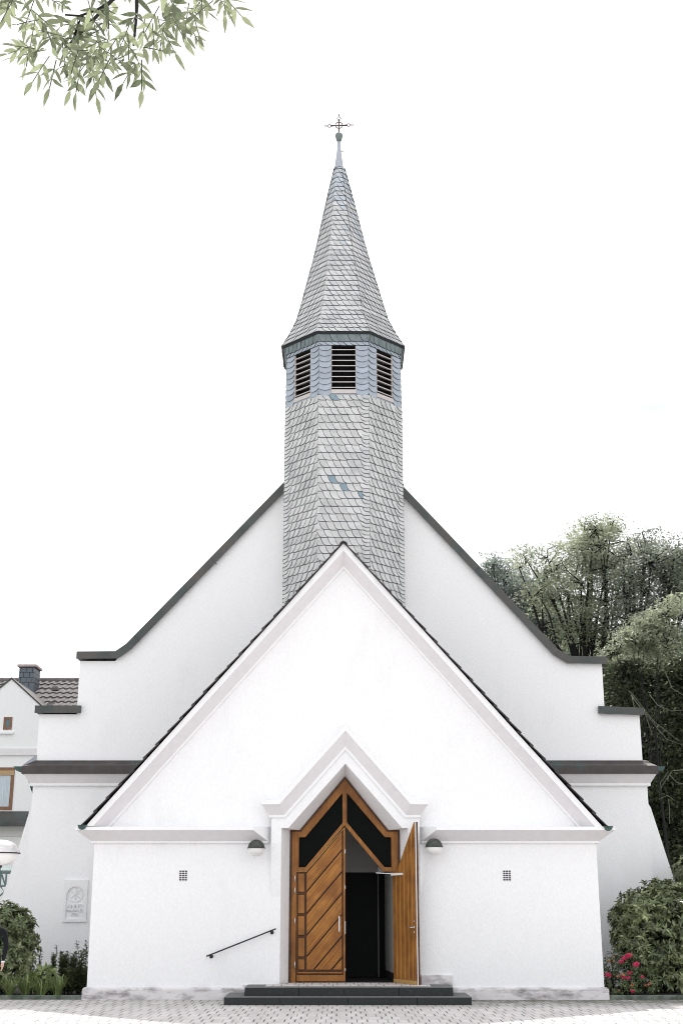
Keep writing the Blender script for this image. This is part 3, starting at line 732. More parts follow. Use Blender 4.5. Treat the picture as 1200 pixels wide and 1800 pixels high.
# finial
fx = lean(zt) - .01; fy = CY
zb0, zb1 = Z(297, fy), Z(246, fy); zk0, zk1 = Z(248, fy), Z(233, fy)
fi = MB(); fi.lathe([(.115, zb0), (.095, zb0 + .1), (.05, zb0 + (zb1 - zb0) * .6), (.028, zb1), (0.001, zb1)], (fx, fy, 0), 16)
zk = zk1 - zk0
fi.lathe([(.001, zk0 + .0), (.050, zk0), (.070, zk0 + zk * .25), (.088, zk0 + zk * .55), (.088, zk0 + zk * .7), (.070, zk0 + zk * .85), (.035, zk0 + zk * .97), (.001, zk0 + zk * 1.0)], (fx, fy, 0), 16, 1)
fi.tube([(fx + .03, fy, Z(265.5, fy)), (fx + .12, fy, Z(265.5, fy))], .012, 6, 1)
fo = fi.build('finial', [M['zinc'], mat('ball_copper', (.14, .17, .17), .5, .2, 20)], spo, smooth=True)
cr = MB(); zc0, zc1 = Z(236, fy), Z(201, fy); za = Z(220.5, fy); hwc = 25.5 * (fy * CP + (za - EYE) * SP) / F
ti = .035
cr.tube([(fx, fy, zc0), (fx, fy, zc1 - .13)], .014, 6)
arm = lambda t: (fx + t * hwc, fy, za + t * hwc * ti * 1.2)
cr.tube([arm(-.58), arm(-.25), arm(0), arm(.25), arm(.58)], [.024, .014, .017, .018, .022], 6)
for t in (-1, 1):
    for s in (-1, 1):
        a, b, c_ = arm(t * .5), arm(t * .66), arm(t * .82)
        cr.tube([a, (b[0], b[1], b[2] + s * .05), c_], .009, 5)
    cr.tube([arm(t * .8), arm(t * 1.0)], .012, 6)
for s in (-1, 1):
    cr.tube([(fx, fy, zc1 - .20), (fx + s * .045, fy, zc1 - .12), (fx, fy, zc1 - .04)], .009, 5)
cr.tube([(fx, fy, zc1 - .05), (fx, fy, zc1)], .010, 6)
cr.tube([(fx + .085 * math.cos(2 * math.pi * k / 20), fy, za + .005 + .085 * math.sin(2 * math.pi * k / 20)) for k in range(21)], .011, 6, cap=False)
cr.build('cross', M['rust'], spo, smooth=True)
# lightning conductor down the tower side
mb = MB(); xw = X(707.5, 900, YT + .55) ; yw = YN - .05
pts = [(X(706, 852, yw), yw, Z(852, yw)), (X(707, 920, yw), yw, Z(920, yw)), (X(709.5, 1062, yw), yw, Z(1062, yw))]
mb.tube(pts, .007, 6)
for py in (852, 886, 930, 1004, 1053):
    x = X(707.5 + (py - 852) * .012, py, yw); mb.box(x - .02, x + .02, yw - .02, YN + .01, Z(py, yw) - .015, Z(py, yw) + .015)
mb.build('lightning_conductor', M['iron'], church)
# vents in the porch wall
for px in (322, 890):
    c = at(px, 1539, YF); rec = MB(); gw = .142; gh = .19
    rec.box(c[0] - gw / 2, c[0] + gw / 2, YF - .006, YF - .002, c[1] - gh / 2, c[1] + gh / 2)
    for i in range(3):
        for j in range(5):
            bx = c[0] - gw / 2 + .008 + i * .049; bz = c[1] - gh / 2 + .011 + j * .037
            rec.box(bx - .002, bx + .035, YF - .0095, YF - .0065, bz - .002, bz + .022, 1)
    rec.build('air_vent', [M['stucco'], M['black']], church)

# ------------------------------------------------------------------ portal door frame, panes, doors
Dp = lambda px, py, Y=YD: at(px, py, Y)
zt0 = .265
fr = MB()
ya, yb = YD - .045, YD + .08
def member(mbx, pts, y0=ya, y1=yb, mi=0): mbx.prism([Dp(*p) for p in pts], y0, y1, mi)
ZB = Dp(0, 1727.2)[1]; zt0 = ZB
def q4(px0, py0, px1, py1): return [Dp(px0, py0), Dp(px1, py0), Dp(px1, py1), Dp(px0, py1)]
# dark outer lining (set forward)
def band(outer, inner, y0, y1, mi):
    for k in range(len(outer) - 1): fr.prism([outer[k], outer[k + 1], inner[k + 1], inner[k]], y0, y1, mi)
xo0, xo1 = I2[1][0] + .001, I2[5][0] - .001
o_out = [(xo0, ZB), (xo0, I2[1][1] - .002), (I2[2][0], I2[2][1] - .002), (I2[3][0], I2[3][1] - .002), (I2[4][0], I2[4][1] - .002), (xo1, I2[5][1] - .002), (xo1, ZB)]
t1 = .030
def inset_path(path, t):
    n = len(path); out = []
    for i in range(n):
        p = Vector(path[i]); d0 = (p - Vector(path[i - 1])).normalized() if i else None; d1 = (Vector(path[i + 1]) - p).normalized() if i < n - 1 else None
        nr = lambda d: Vector((d[1], -d[0]))
        if d0 is None: v = nr(d1)
        elif d1 is None: v = nr(d0)
        else: a, b = nr(d0), nr(d1); v = (a + b).normalized(); v = v / v.dot(a)
        q = p + v * t; out.append((q[0], q[1]))
    return out
o_mid = inset_path(o_out, t1)
band(o_out, o_mid, ya - .02, yb, 1)
o_in = [(Dp(518.5, 1600)[0], ZB), Dp(525.3, 1472), Dp(536.8, 1471.6), Dp(605.6, 1389.5), Dp(676, 1471.6), Dp(687.3, 1472), (Dp(694, 1600)[0], ZB)]
o_in[0] = (Dp(525.3, 1472)[0] - .045, ZB); o_in[-1] = (Dp(687.3, 1472)[0] + .06, ZB)
j = [(o_in[0][0] + .045, Dp(0, 1531)[1])]
band(o_mid[1:6], [Dp(525.3, 1472), Dp(525.3, 1472), Dp(605.6, 1389.5), Dp(687.3, 1472), Dp(687.3, 1472)][:5] if 0 else o_in[1:6], ya, yb, 0)
# jambs: upper part (beside panes) and lower part (beside door)
xjL = Dp(525.3, 1500)[0]; xjR = Dp(687.2, 1500)[0]; zTr = Dp(0, 1532)[1]; zPb = Dp(0, 1524.5)[1]
fr.prism([(o_mid[0][0], zTr - .003), (xjL, zTr - .003), (xjL, Dp(0, 1472)[1]), (o_mid[1][0], o_mid[1][1])], ya + .002, yb, 0)
fr.prism([(o_mid[6][0], zTr - .003), (xjR, zTr - .003), (xjR, Dp(0, 1472)[1]), (o_mid[5][0], o_mid[5][1])], ya + .002, yb, 0)
xdL = Dp(520.8, 1560)[0]; xdR = Dp(692, 1560)[0]
fr.prism([(o_mid[0][0], ZB), (xdL, ZB), (xdL, zTr), (o_mid[0][0], zTr)], ya + .004, yb, 0)
fr.prism([(o_mid[6][0], ZB), (xdR, ZB), (xdR, zTr), (o_mid[6][0], zTr)], ya + .004, yb, 0)
# mullion
fr.prism([Dp(601.6, 1446), Dp(609.4, 1446), Dp(609.4, 1388), Dp(605.5, 1384), Dp(601.6, 1388)], ya - .003, yb - .003, 0)
# raking transoms
fr.prism([Dp(524, 1524.7), Dp(537, 1524.4), Dp(606, 1442), Dp(606, 1450), Dp(538.5, 1532), Dp(524, 1532)], ya - .006, yb - .006, 0)
fr.prism([Dp(606, 1442), Dp(675.5, 1524.4), Dp(688.5, 1524.7), Dp(688.5, 1532), Dp(673, 1532), Dp(606, 1452)], ya - .006, yb - .006, 0)
dfo = fr.build('door_frame', [M['oak'], M['oak_dark']], church, bevel=.004)
for pp in ([(524, 1473), (537, 1470), (602, 1392), (602, 1444), (537, 1526), (524, 1526)], [(609, 1392), (677, 1470), (688.5, 1473), (688.5, 1526), (675, 1526), (609, 1444)]):
    mb = MB(); mb.prism([Dp(*p) for p in pp], YD + .02, YD + .03); mb.build('window_pane', M['glass'], dfo)
# closed leaf
lf = MB(); yl = YD - .012
leafpoly = [(xdL + .004, ZB + .004), (Dp(607, 1600)[0], ZB + .004), (Dp(607, 1600)[0], Dp(0, 1449.5)[1]), Dp(538.5, 1532.8), (xdL + .004, Dp(0, 1532.8)[1])]
lf.prism(leafpoly, yl, yl + .05, 2)
# frame of the leaf (stiles proud)
def D6(x, y): return Dp(505 + x / 6, 1440 + y / 6)
def pan(pts, mi=0, b=.012, front=.022): raised(lf, [D6(*p) for p in pts], yl - .001, yl - front, b, mi, 1)
pan([(97, 1712), (612, 1712), (612, 1640), (97, 1640)], 0, .006)
pan([(106, 1628), (584, 1628), (584, 1606), (106, 1606)], 0, .005, .032)
pan([(586, 1702), (611, 1702), (611, 75), (586, 100)], 0, .004, .018)
pan([(92, 1702), (101, 1702), (101, 560), (92, 560)], 0, .003, .018)
pan([(93, 545), (196, 545), (590, 95), (590, 108), (202, 560), (93, 560)], 3, .003, .026)
for y0, y1 in ((568, 770), (792, 998), (1016, 1226), (1246, 1452), (1472, 1590)):
    pan([(108, y1), (186, y1), (186, y0), (108, y0)], 0, .010)
main = [(200, 1590), (578, 1590), (578, 122), (207, 562), (200, 575)]
lines = [-500, 770, 1000, 1226, 1452, 1680, 1903, 3000]      # crossing of each groove with x=200
for a, b in zip(lines[:-1], lines[1:]):
    k = 1.19; g_ = 5
    poly = clip_half(main, -k, -1, -(a + g_ + 200 * k)); poly = clip_half(poly, k, 1, b - g_ + 200 * k) if poly else poly
    if len(poly) > 2: pan(poly, 4, .008)
lfo = lf.build('door', [M['oak'], M['oak_groove'], M['oak_dark'], M['oak_light'], M['oak_diag']], church, label='closed door leaf with diagonal boards')
mb = MB(); hx = D6(546, 1100)[0]; h0, h1 = D6(0, 1185)[1], D6(0, 1020)[1]
mb.box(hx - .011, hx + .011, yl - .075, yl - .060, h0, h1)
for zz in (h0 + .03, h1 - .03): mb.box(hx - .008, hx + .008, yl - .065, yl, zz - .008, zz + .008)
mb.build('handle', M['steel'], lfo, bevel=.003)
for y0, y1 in ((590, 660), (718, 788), (1040, 1110), (1500, 1570)):
    mb = MB(); x = D6(80, y0)[0]; mb.tube([(x, ya - .012, D6(0, y1)[1]), (x, ya - .012, D6(0, y0)[1])], .011, 10); mb.build('hinge', M['steel'], lfo, smooth=True)
# latch plates on the meeting edge
for y0, y1 in ((320, 360), (700, 735), (1075, 1210), (1570, 1600)):
    mb = MB(); x = D6(606, 0)[0]; mb.box(x, x + .010, yl - .021, yl + .0, D6(0, y1)[1], D6(0, y0)[1]); mb.build('strike_plate', M['steel'], lfo)
# open leaf (hinged at right jamb, swung outwards)
hX, hY = .935, YD - .06; fX, fY = 1.300, YD - .06 - .785
dv = Vector((fX - hX, fY - hY, 0)); WLf = dv.length; dv.normalize(); nv = Vector((dv[1], -dv[0], 0))   # nv points to the right/back (outer face)
if nv[0] < 0: nv = -nv
z_low = Dp(0, 1532.8)[1]; z_hi = Dp(0, 1449.5)[1]; flat = .165
def OP(u, n, z): p = Vector((hX, hY, 0)) + dv * u + nv * n; return (p[0], p[1], z)
def oprism(mbx, poly, n0, n1, mi=0):
    n = len(poly); vs = [OP(u, n0, z) for u, z in poly] + [OP(u, n1, z) for u, z in poly]
    mbx.add(vs, [tuple(range(n)), tuple(range(2 * n - 1, n - 1, -1))] + [(i, i + n, (i + 1) % n + n, (i + 1) % n) for i in range(n)], mi)
ztop = lambda u: z_low if u < flat else z_low + (z_hi - z_low) * (u - flat) / (WLf - flat)
ol = MB(); oprism(ol, [(0, ZB + .006), (WLf, ZB + .006), (WLf, z_hi), (flat, z_low), (0, z_low)], .012, .05, 2)
oprism(ol, [(WLf + .0005, ZB + .008), (WLf + .012, ZB + .008), (WLf + .012, z_hi + .0), (WLf + .0005, z_hi)], .02, .034, 4)
oprism(ol, [(0, ZB + .006), (WLf + .004, ZB + .006), (WLf + .004, z_hi), (flat, z_low + .003), (0, z_low + .003)], .0505, .075, 2)
us = [0, .15, .30, .455, .61, .765, WLf]
for a, b in zip(us[:-1], us[1:]):
    a_, b_ = a + .004, b - .004
    if b > WLf - .01: b_ = WLf
    poly = [(a_, ZB + .075), (b_, ZB + .075), (b_, ztop(b_))]
    if a_ < flat < b_: poly.append((flat, z_low))
    poly.append((a_, ztop(a_))); oprism(ol, poly, 0, .012, 0)
    if a > 0: oprism(ol, [(a - .009, ZB + .08), (a + .003, ZB + .08), (a + .003, ztop(a) - .01), (a - .009, ztop(a) - .01)], -.006, .0119, 5)
oprism(ol, [(0, ZB + .006), (WLf, ZB + .006), (WLf, ZB + .073), (0, ZB + .073)], -.004, .012, 5)
olo = ol.build('door', [M['oak'], M['oak_groove'], M['oak_dark'], M['oak_light'], M['white_plastic'], M['oak_light']], church, label='open door leaf showing its vertical planks')
mb = MB(); u = WLf - .055; zl = ZB + .96
mb.tube([OP(u, -.001, zl), OP(u, -.05, zl), OP(u - .02, -.055, zl - .002), OP(u - .13, -.055, zl - .01)], .010, 8)
mb.tube([OP(u, .001, zl), OP(u, -.01, zl)], .022, 12)
mb.build('handle', M['steel'], olo, smooth=True)
mb = MB(); mb.tube([OP(u, .001, zl - .085), OP(u, -.01, zl - .085)], .018, 12); mb.build('keyhole_plate', M['steel'], olo, smooth=True)
mb = MB(); mb.tube([OP(u, .001, zl + .10), OP(u, -.01, zl + .10)], .015, 12); mb.build('lock_rosette', M['steel'], olo, smooth=True)
mb = MB(); zz = z_low - .045
vs = [OP(u_, n_, z_) for z_ in (zz - .02, zz + .02) for u_, n_ in ((.02, -.045), (.42, -.045), (.42, -.002), (.02, -.002))]
mb.add(vs, [(0, 1, 2, 3), (4, 7, 6, 5), (0, 4, 5, 1), (1, 5, 6, 2), (2, 6, 7, 3), (3, 7, 4, 0)])
p0 = OP(.05, -.03, zz + .015); mb.tube([p0, (hX - .15, YD - .02, zz + .02), (hX - .3, YD + .03, zz + .03)], .008, 6)
mb.build('door_closer', M['white_plastic'], olo)
# vestibule
vb = MB(); xv = .845; xv0 = -1.1; y1v = 26.35; zl0 = Z(1533.5, y1v); zl1 = Z(1523, y1v)
vb.add([(.99, YD + .085, ZB), (xv, y1v, ZB), (xv, y1v, 3.6), (.99, YD + .085, 3.6)], [(0, 1, 2, 3)], 0)
vb.add([(xv0, YD + .09, ZB), (xv0, y1v, ZB), (xv0, y1v, 3.6), (xv0, YD + .09, 3.6)], [(0, 1, 2, 3)], 0)
vb.add([(xv0, YD + .09, 3.6), (xv, YD + .09, 3.6), (xv, y1v, 3.6), (xv0, y1v, 3.6)], [(0, 1, 2, 3)], 0)
vb.add([(xv0, y1v, zl0), (xv, y1v, zl0), (xv, y1v, 3.6), (xv0, y1v, 3.6)], [(0, 1, 2, 3)], 0)
vb.box(xv0, xv, y1v - .03, y1v - .002, zl0, zl1, 0)
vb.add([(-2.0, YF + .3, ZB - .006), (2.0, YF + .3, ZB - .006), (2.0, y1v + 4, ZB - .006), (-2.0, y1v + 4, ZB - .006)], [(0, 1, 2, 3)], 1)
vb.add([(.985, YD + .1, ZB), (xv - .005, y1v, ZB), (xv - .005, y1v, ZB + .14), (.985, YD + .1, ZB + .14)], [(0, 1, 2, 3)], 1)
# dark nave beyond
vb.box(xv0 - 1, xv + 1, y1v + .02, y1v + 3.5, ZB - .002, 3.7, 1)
for x_, a in ((WL + .05, 0),): pass
vo_ = vb.build('vestibule', [M['plaster_in'], M['black']], church)
mb = MB(); xx = X(663.5, 1600, y1v); x2 = X(675, 1600, y1v)
mb.box(xx, xx + .02, y1v - .04, y1v - .01, ZB, zl0 - .01, 2); mb.box(xx + .02, x2, y1v - .03, y1v - .02, ZB, zl0 - .01, 0); 
mb.build('inner_door', [M['glass'], M['plaster_in'], mat('dull_door_edge', (.16, .16, .15), .6, .1, 8)], vo_)
mb = MB(); a = at(667, 1530, y1v - .1); mb.box(a[0] - .045, a[0] + .08, y1v - .2, y1v - .06, a[1] - .05, a[1] + .06); mb.build('emergency_light', M['white_plastic'], vo_, bevel=.01)

# ------------------------------------------------------------------ steps
st = thing('entrance_steps', (0, 23.4, 0), 'two broad dark granite steps leading up to the church door', 'steps')
y_lo = 22.78; z1 = .125; y_up = 23.12; z2 = Z(1736, y_up)
def stepbox(xa, xb, ya_, yb_, za_, zb_, name, joints, cap):
    mb = MB(); xs = [xa] + joints + [xb]
    for a, b in zip(xs[:-1], xs[1:]): mb.box(a + .003, b - .003, ya_, yb_, za_, zb_ - .004, 0)
    mb.box(xa, xb, ya_ + .002, yb_, zb_ - .0038, zb_, 1) if cap else None
    return mb.build(name, [M['granite'], M['granite_top']], st, bevel=.006)
lx0, lx1 = X(393, 1767, y_lo), X(829, 1767, y_lo); ux0, ux1 = X(429.5, 1751, y_up), X(796.5, 1751, y_up)
stepbox(lx0, lx1, y_lo, YF - .06, 0, z1, 'lower_step', [X(p, 1760, y_lo) for p in (491, 611, 733)], 1)
stepbox(ux0, ux1, y_up, YF - .07, z1 + .001, z2, 'upper_step', [X(p, 1745, y_up) for p in (525, 605, 701)], 1)
mb = MB(); xa, xb = X(466, 1733, y_up + .28), X(757, 1733, y_up + .28)
mb.add([(xa, y_up + .26, z2 + .003), (xb, y_up + .26, z2 + .003), (xb, YF - .07, z2 + .003), (xa, YF - .07, z2 + .003)], [(0, 1, 2, 3)])
mb.add([(X(496, 1727, YF), YF - .075, z2 + .004), (X(716, 1727, YF), YF - .075, z2 + .004), (X(702, 1727, YD), YD, ZB), (X(508, 1727, YD), YD, ZB)], [(0, 1, 2, 3)])
mb.build('landing_paving', M['paving'], st)

# ------------------------------------------------------------------ wall lamps, handrail, plaque
def wall_lamp(px, py, label):
    r = .153; Y = YF - .27; c = at(px, py, Y)
    t = thing('wall_lamp', (c[0], YF, c[1]), label, 'wall lamp', 'globe lamps beside the church door')
    mb = MB(); mb.lathe([(r * math.cos(a) if a > 0 else r, r * math.sin(a)) for a in [R(x) for x in (0, 12, 24, 36, 48, 60, 72, 82, 89.9)]], (c[0], Y, c[1]), 28)
    mb.lathe([(r + .0, 0), (r + .008, -.004), (r + .008, .012), (r, .014)], (c[0], Y, c[1]), 28)
    mb.build('lamp_cap', M['lampcap'], t, smooth=True)
    mb = MB(); rr = r * .96; mb.lathe([(rr, -.002)] + [(rr * math.cos(R(a)), -rr * .97 * math.sin(R(a))) for a in (12, 24, 36, 48, 60, 72, 82, 89.9)], (c[0], Y, c[1]), 28)
    mb.build('globe', M['opal'], t, smooth=True)
    mb = MB(); mb.tube([(c[0], Y + r * .8, c[1] + .05), (c[0], YF + .01, c[1] + .05)], .03, 10); mb.build('bracket', M['lampcap'], t, smooth=True)
wall_lamp(450.5, 1491, 'half dark globe lamp on the wall left of the door above the handrail')
wall_lamp(762.5, 1489, 'half dark globe lamp on the wall right of the open door leaf')
hY_ = YF - .09; a, b = at(363, 1681, hY_), at(485, 1632.5, hY_)
t = thing('handrail', (a[0], YF, a[1]), 'thin dark handrail sloping on the white wall left of the door', 'handrail')
mb = MB(); mb.tube([(a[0], hY_, a[1]), (b[0], hY_, b[1])], .013, 10); mb.build('rail', M['iron'], t, smooth=True)
for k in (.065, .94):
    p = Vector((a[0], hY_, a[1])).lerp(Vector((b[0], hY_, b[1])), k)
    mb = MB(); mb.tube([p, p + Vector((0, .0, -.035)), p + Vector((0, .09, -.035))], .010, 8); mb.tube([(p[0], YF - .012, p[2] - .035), (p[0], YF + .003, p[2] - .035)], .033, 14); mb.build('bracket', M['iron'], t, smooth=True)
# plaque
pa, pb = at(112, 1547, YN), at(153.5, 1620.5, YN); cx = (at(133, 1584, YN))[0]; pw = .475; z0p, z1p = pb[1], pa[1]; ph = z1p - z0p
t = thing('memorial_plaque', (cx, YN, z0p), 'pale carved stone plaque with chi rho disc and inscription on white wall', 'plaque')
mb = MB(); iw = pw * .38; fl = YN - .035; bk = YN - .012
n_arc = 16; cz_ = z0p + ph * .62
inner = [(cx - iw, z0p + ph * .07)] + [(cx - iw * math.cos(math.pi * k / n_arc), cz_ + iw * math.sin(math.pi * k / n_arc)) for k in range(n_arc + 1)] + [(cx + iw, z0p + ph * .07)]
def outer_of(p):
    x, z = p
    return (cx + (pw / 2) * max(-1, min(1, (x - cx) / iw * 1.0)), z)
outer = [(cx - pw / 2, z0p)] + [(cx - pw / 2 + pw * k / n_arc, z1p) if 0 < k < n_arc else ((cx - pw / 2, z1p) if k == 0 else (cx + pw / 2, z1p)) for k in range(n_arc + 1)] + [(cx + pw / 2, z0p)]
ni = len(inner); vs = [(x, fl, z) for x, z in outer] + [(x, fl, z) for x, z in inner] + [(x, bk, z) for x, z in inner] + [(x, YN + .002, z) for x, z in outer]
for k in range(ni):
    k2 = (k + 1) % ni
    mb.add(vs, [(k, k2, ni + k2, ni + k), (ni + k, ni + k2, 2 * ni + k2, 2 * ni + k), (k, k2, 3 * ni + k2, 3 * ni + k)])
mb.add(vs, [tuple(range(2 * ni, 3 * ni))])
mb.build('slab', M['stone'], t)
mb = MB(); dz = z0p + ph * .66; dr = iw * .80
mb.tube([(cx + dr * math.cos(2 * math.pi * k / 28), bk - .004, dz + dr * math.sin(2 * math.pi * k / 28)) for k in range(29)], .009, 6, cap=False)
mb.tube([(cx, bk - .004, dz - dr * .8), (cx, bk - .004, dz + dr * .8)], .009, 4)
for s in (1, -1): mb.tube([(cx - dr * .66, bk - .004, dz - s * dr * .5), (cx + dr * .66, bk - .004, dz + s * dr * .5)], .009, 4)
mb.tube([(cx + .03 * math.cos(a_) + .012, bk - .004, dz + dr * .56 + .03 * math.sin(a_)) for a_ in [R(x) for x in range(-110, 111, 20)]], .007, 4)
mb.build('chi_rho', M['stone'], t)
def text(s, x, y, z, size, m, par, name='inscription', ext=.009):
    cu = bpy.data.curves.new(name, 'FONT'); cu.body = s; cu.size = size; cu.align_x = 'CENTER'; cu.extrude = ext
    o = bpy.data.objects.new('tmp', cu); C.objects.link(o); dg = bpy.context.evaluated_depsgraph_get(); me = bpy.data.meshes.new_from_object(o.evaluated_get(dg))
    bpy.data.objects.remove(o); ob = bpy.data.objects.new(name, me); C.objects.link(ob); me.materials.clear(); me.materials.append(m)
    ob.parent = par; off = wloc(par); ob.location = (x - off[0], y - off[1], z - off[2]); ob.rotation_euler = (R(90), 0, 0); return ob
text('ANNO', cx, bk - .009, z0p + ph * .335, .105, M['stone'], t)
text('MARIANO', cx, bk - .009, z0p + ph * .24, .078, M['stone'], t)
text('1954', cx, bk - .009, z0p + ph * .15, .075, M['stone'], t)

# ------------------------------------------------------------------ neighbour house on the left
YH = 38.0
H_ = lambda px, py, Y=YH: at(px, py, Y)
hs = thing('neighbour_house', (H_(-60, 1500)[0], YH, 0), 'white gabled house with grey tiled roof left of the church', 'house')
mb = MB(); g0 = H_(21, 1194); hwl = g0[0] - H_(72, 1242)[0]
e1 = H_(82, 1250); dx = e1[0] - g0[0]; sl = (g0[1] - e1[1]) / dx; wd = 3.4
mb.prism([(g0[0] - wd, 0), (g0[0] - wd, g0[1] - sl * wd), (g0[0], g0[1]), (g0[0] + wd, g0[1] - sl * wd), (g0[0] + wd, 0)], YH, YH + 7)
mb.box(g0[0] - 9, g0[0] + 5, YH + 1.2, YH + 9, 0, g0[1] - sl * wd)
mb.build('wall', M['stucco'], hs)
mb = MB()
for s in (-1, 1):
    a = Vector((g0[0], g0[1])); b = Vector((g0[0] + s * (wd + .2), g0[1] - sl * (wd + .2))); n_ = Vector((s * sl, 1)).normalized()
    mb.prism([tuple(a + n_ * .0), tuple(b), tuple(b + n_ * .04), (a[0], a[1] + .055)], YH - .03, YH + 7)
mb.build('gable_roof', M['copper_dark'], hs)
# main tiled roof slope facing us
zr0, zr1 = H_(0, 1196, YH + 4.5)[1], H_(0, 1262, YH + 1.6)[1]
mb = MB(); rows = 10; xa = g0[0] - 8; xb = g0[0] + 6.5
A0 = Vector((0, YH + 1.0, zr1 - .35)); A1 = Vector((0, YH + 4.6, zr0)); d = A1 - A0; nn = Vector((0, -d[2], d[1])).normalized()
for k in range(rows):
    p, q = A0 + d * (k / rows), A0 + d * ((k + 1.06) / rows)
    cols = 64; cw = (xb - xa) / cols; vs = []; fs = []
    for c_ in range(cols):
        for t_, hgt in ((0, 0), (.3, .03), (.55, .034), (.75, .0)):
            x = xa + (c_ + t_) * cw
            vs += [(x, (p + nn * (.04 + hgt))[1], (p + nn * (.04 + hgt))[2]), (x, (q + nn * hgt)[1], (q + nn * hgt)[2]), (x, (p + nn * (hgt - .0))[1], (p + nn * (hgt - .0))[2])]
    m3 = len(vs) // 3
    mb.add(vs, [(3 * i, 3 * i + 3, 3 * i + 4, 3 * i + 1) for i in range(m3 - 1)] + [(3 * i + 2, 3 * i + 5, 3 * i + 3, 3 * i) for i in range(m3 - 1)])
ro = mb.build('roof', M['tile_grey'], hs)
mb = MB(); mb.tube([(xa, YH + 4.6, zr0 + .0), (xb, YH + 4.6, zr0 + .0)], .11, 10); mb.build('ridge_tile', M['tile_grey'], ro, smooth=True)
# chimney
Yc_ = YH + 3.2; c0, c1 = H_(33, 1198, Yc_), H_(61.5, 1172, Yc_)
mb = MB(); mb.box(c0[0], c1[0], Yc_, Yc_ + .8, c0[1] - 1.2, c1[1])
for k in range(4):
    zz = c1[1] - .02 - k * .16; mb.box(c0[0] - .006, c1[0] + .006, Yc_ - .006, Yc_ + .806, zz - .008, zz, 1)
    for j in range(3):
        xx_ = c0[0] + (c1[0] - c0[0]) * ((j + .5 * (k % 2)) / 2.6 + .1)
        if xx_ < c1[0]: mb.box(xx_, xx_ + .01, Yc_ - .007, Yc_, zz - .16, zz - .008, 1)
ch = mb.build('chimney', [mat('chimney_slate', (.10, .12, .145), .5, .12, 9), M['slate_edge']], ro)
mb = MB(); mb.box(c0[0] - .06, c1[0] + .06, Yc_ - .06, Yc_ + .86, c1[1], c1[1] + .07); mb.build('chimney_cap', mat('pinkish_concrete', (.42, .34, .33), .9, .2, 8), hs)
# roof vent tile
v = H_(102, 1216, YH + 3.4); mb = MB(); mb.lathe([(.12, 0), (.12, .06), (.1, .12), (.05, .16), (.001, .17)], (v[0], YH + 3.0, v[1] - .02), 12); mb.build('vent_tile', M['tile_grey'], ro, smooth=True)
def window(px0, px1, py0, py1, fw, frame_m, pane_m, name='window', nmul=0):
    a, b = H_(px0, py1), H_(px1, py0)
    mb = MB()
    mb.box(a[0], b[0], YH - .02, YH + .05, a[1], a[1] + fw); mb.box(a[0], b[0], YH - .02, YH + .05, b[1] - fw, b[1])
    mb.box(a[0], a[0] + fw, YH - .018, YH + .05, a[1] + fw, b[1] - fw); mb.box(b[0] - fw, b[0], YH - .018, YH + .05, a[1] + fw, b[1] - fw)
    o = mb.build(name, frame_m, hs)
    mb = MB(); mb.box(a[0] + fw, b[0] - fw, YH - .012, YH - .006, a[1] + fw, b[1] - fw); mb.build('pane', pane_m, o)
    return o
window(6, 22.5, 1260.5, 1282.5, .065, M['window_wood'], M['win_glass'])
mb = MB(); a, b = H_(-10, 1289), H_(24.5, 1288.5); mb.box(a[0], b[0], YH - .07, YH + .02, a[1] - .02, a[1] + .03); mb.build('sill', M['stucco'], hs)
window(-70, 27, 1349, 1424, .10, M['window_wood'], M['curtain'])
mb = MB(); a, b = H_(-70, 1363), H_(28, 1354.5); mb.box(a[0], b[0] - .03, YH - .03, YH - .021, a[1], b[1]); mb.build('blind_box', M['ochre'], hs)
mb = MB()
for y0, y1, pr_ in ((1316, 1328, .05), (1452, 1470, .06)):
    a, b = H_(0, y1)[1], H_(0, y0)[1]; mb.box(g0[0] - wd, g0[0] + 1.5, YH - pr_, YH, a, b)
mb.build('string_course', M['trim'], hs)
mb = MB(); a, b = H_(-60, 1446, YH - .5), H_(51, 1426, YH); mb.add([(a[0], YH - .5, a[1]), (b[0], YH - .5, a[1]), (b[0], YH, b[1]), (a[0], YH, b[1]), (a[0], YH - .5, a[1] - .08), (b[0], YH - .5, a[1] - .08), (b[0], YH, a[1] - .08), (a[0], YH, a[1] - .08)],
    [(0, 1, 2, 3), (4, 5, 1, 0), (4, 7, 6, 5), (1, 5, 6, 2)]); mb.build('pent_roof', M['copper'], hs)

# teal canopy frame at the far left
YB = 31.0; a = at(20, 1530, YB)
t = thing('canopy_shelter', (at(-30, 1600, YB)[0], YB, 0), 'teal metal canopy frame just right of the frame edge behind the left shrub', 'canopy')
t['label'] = 'teal metal canopy frame standing behind the left shrub'
mb = MB(); zA, zBn = at(0, 1530, YB)[1], at(0, 1520, YB)[1]; xe = at(19, 1530, YB)[0]; xs_ = at(-60, 1530, YB)[0]; xm_ = at(-10, 1530, YB)[0]
mb.add([(xs_, YB, zA), (xe, YB, zA), (xe, YB + 1.2, zA), (xs_, YB + 1.2, zA), (xs_ + .4, YB + .6, zBn + .12), (xm_, YB + .6, zBn + .08)], [(0, 1, 5, 4), (1, 2, 5), (2, 3, 4, 5), (3, 0, 4)])
mb.box(xs_, xe, YB - .02, YB + 1.22, zA - .05, zA - .001); mb.build('roof_sheet', M['teal'], t)
mb = MB(); zC = at(0, 1557, YB)[1]; x_ = [at(p, 1540, YB)[0] for p in (-20, 2, 11.5)]
for xx_ in x_: mb.tube([(xx_, YB, zA - .04), (xx_, YB, zC)], .02, 6)
mb.tube([(xs_, YB, zC), (x_[2], YB, zC)], .025, 6); mb.tube([(x_[1], YB, zA - .05), (x_[2], YB, zC)], .02, 6)
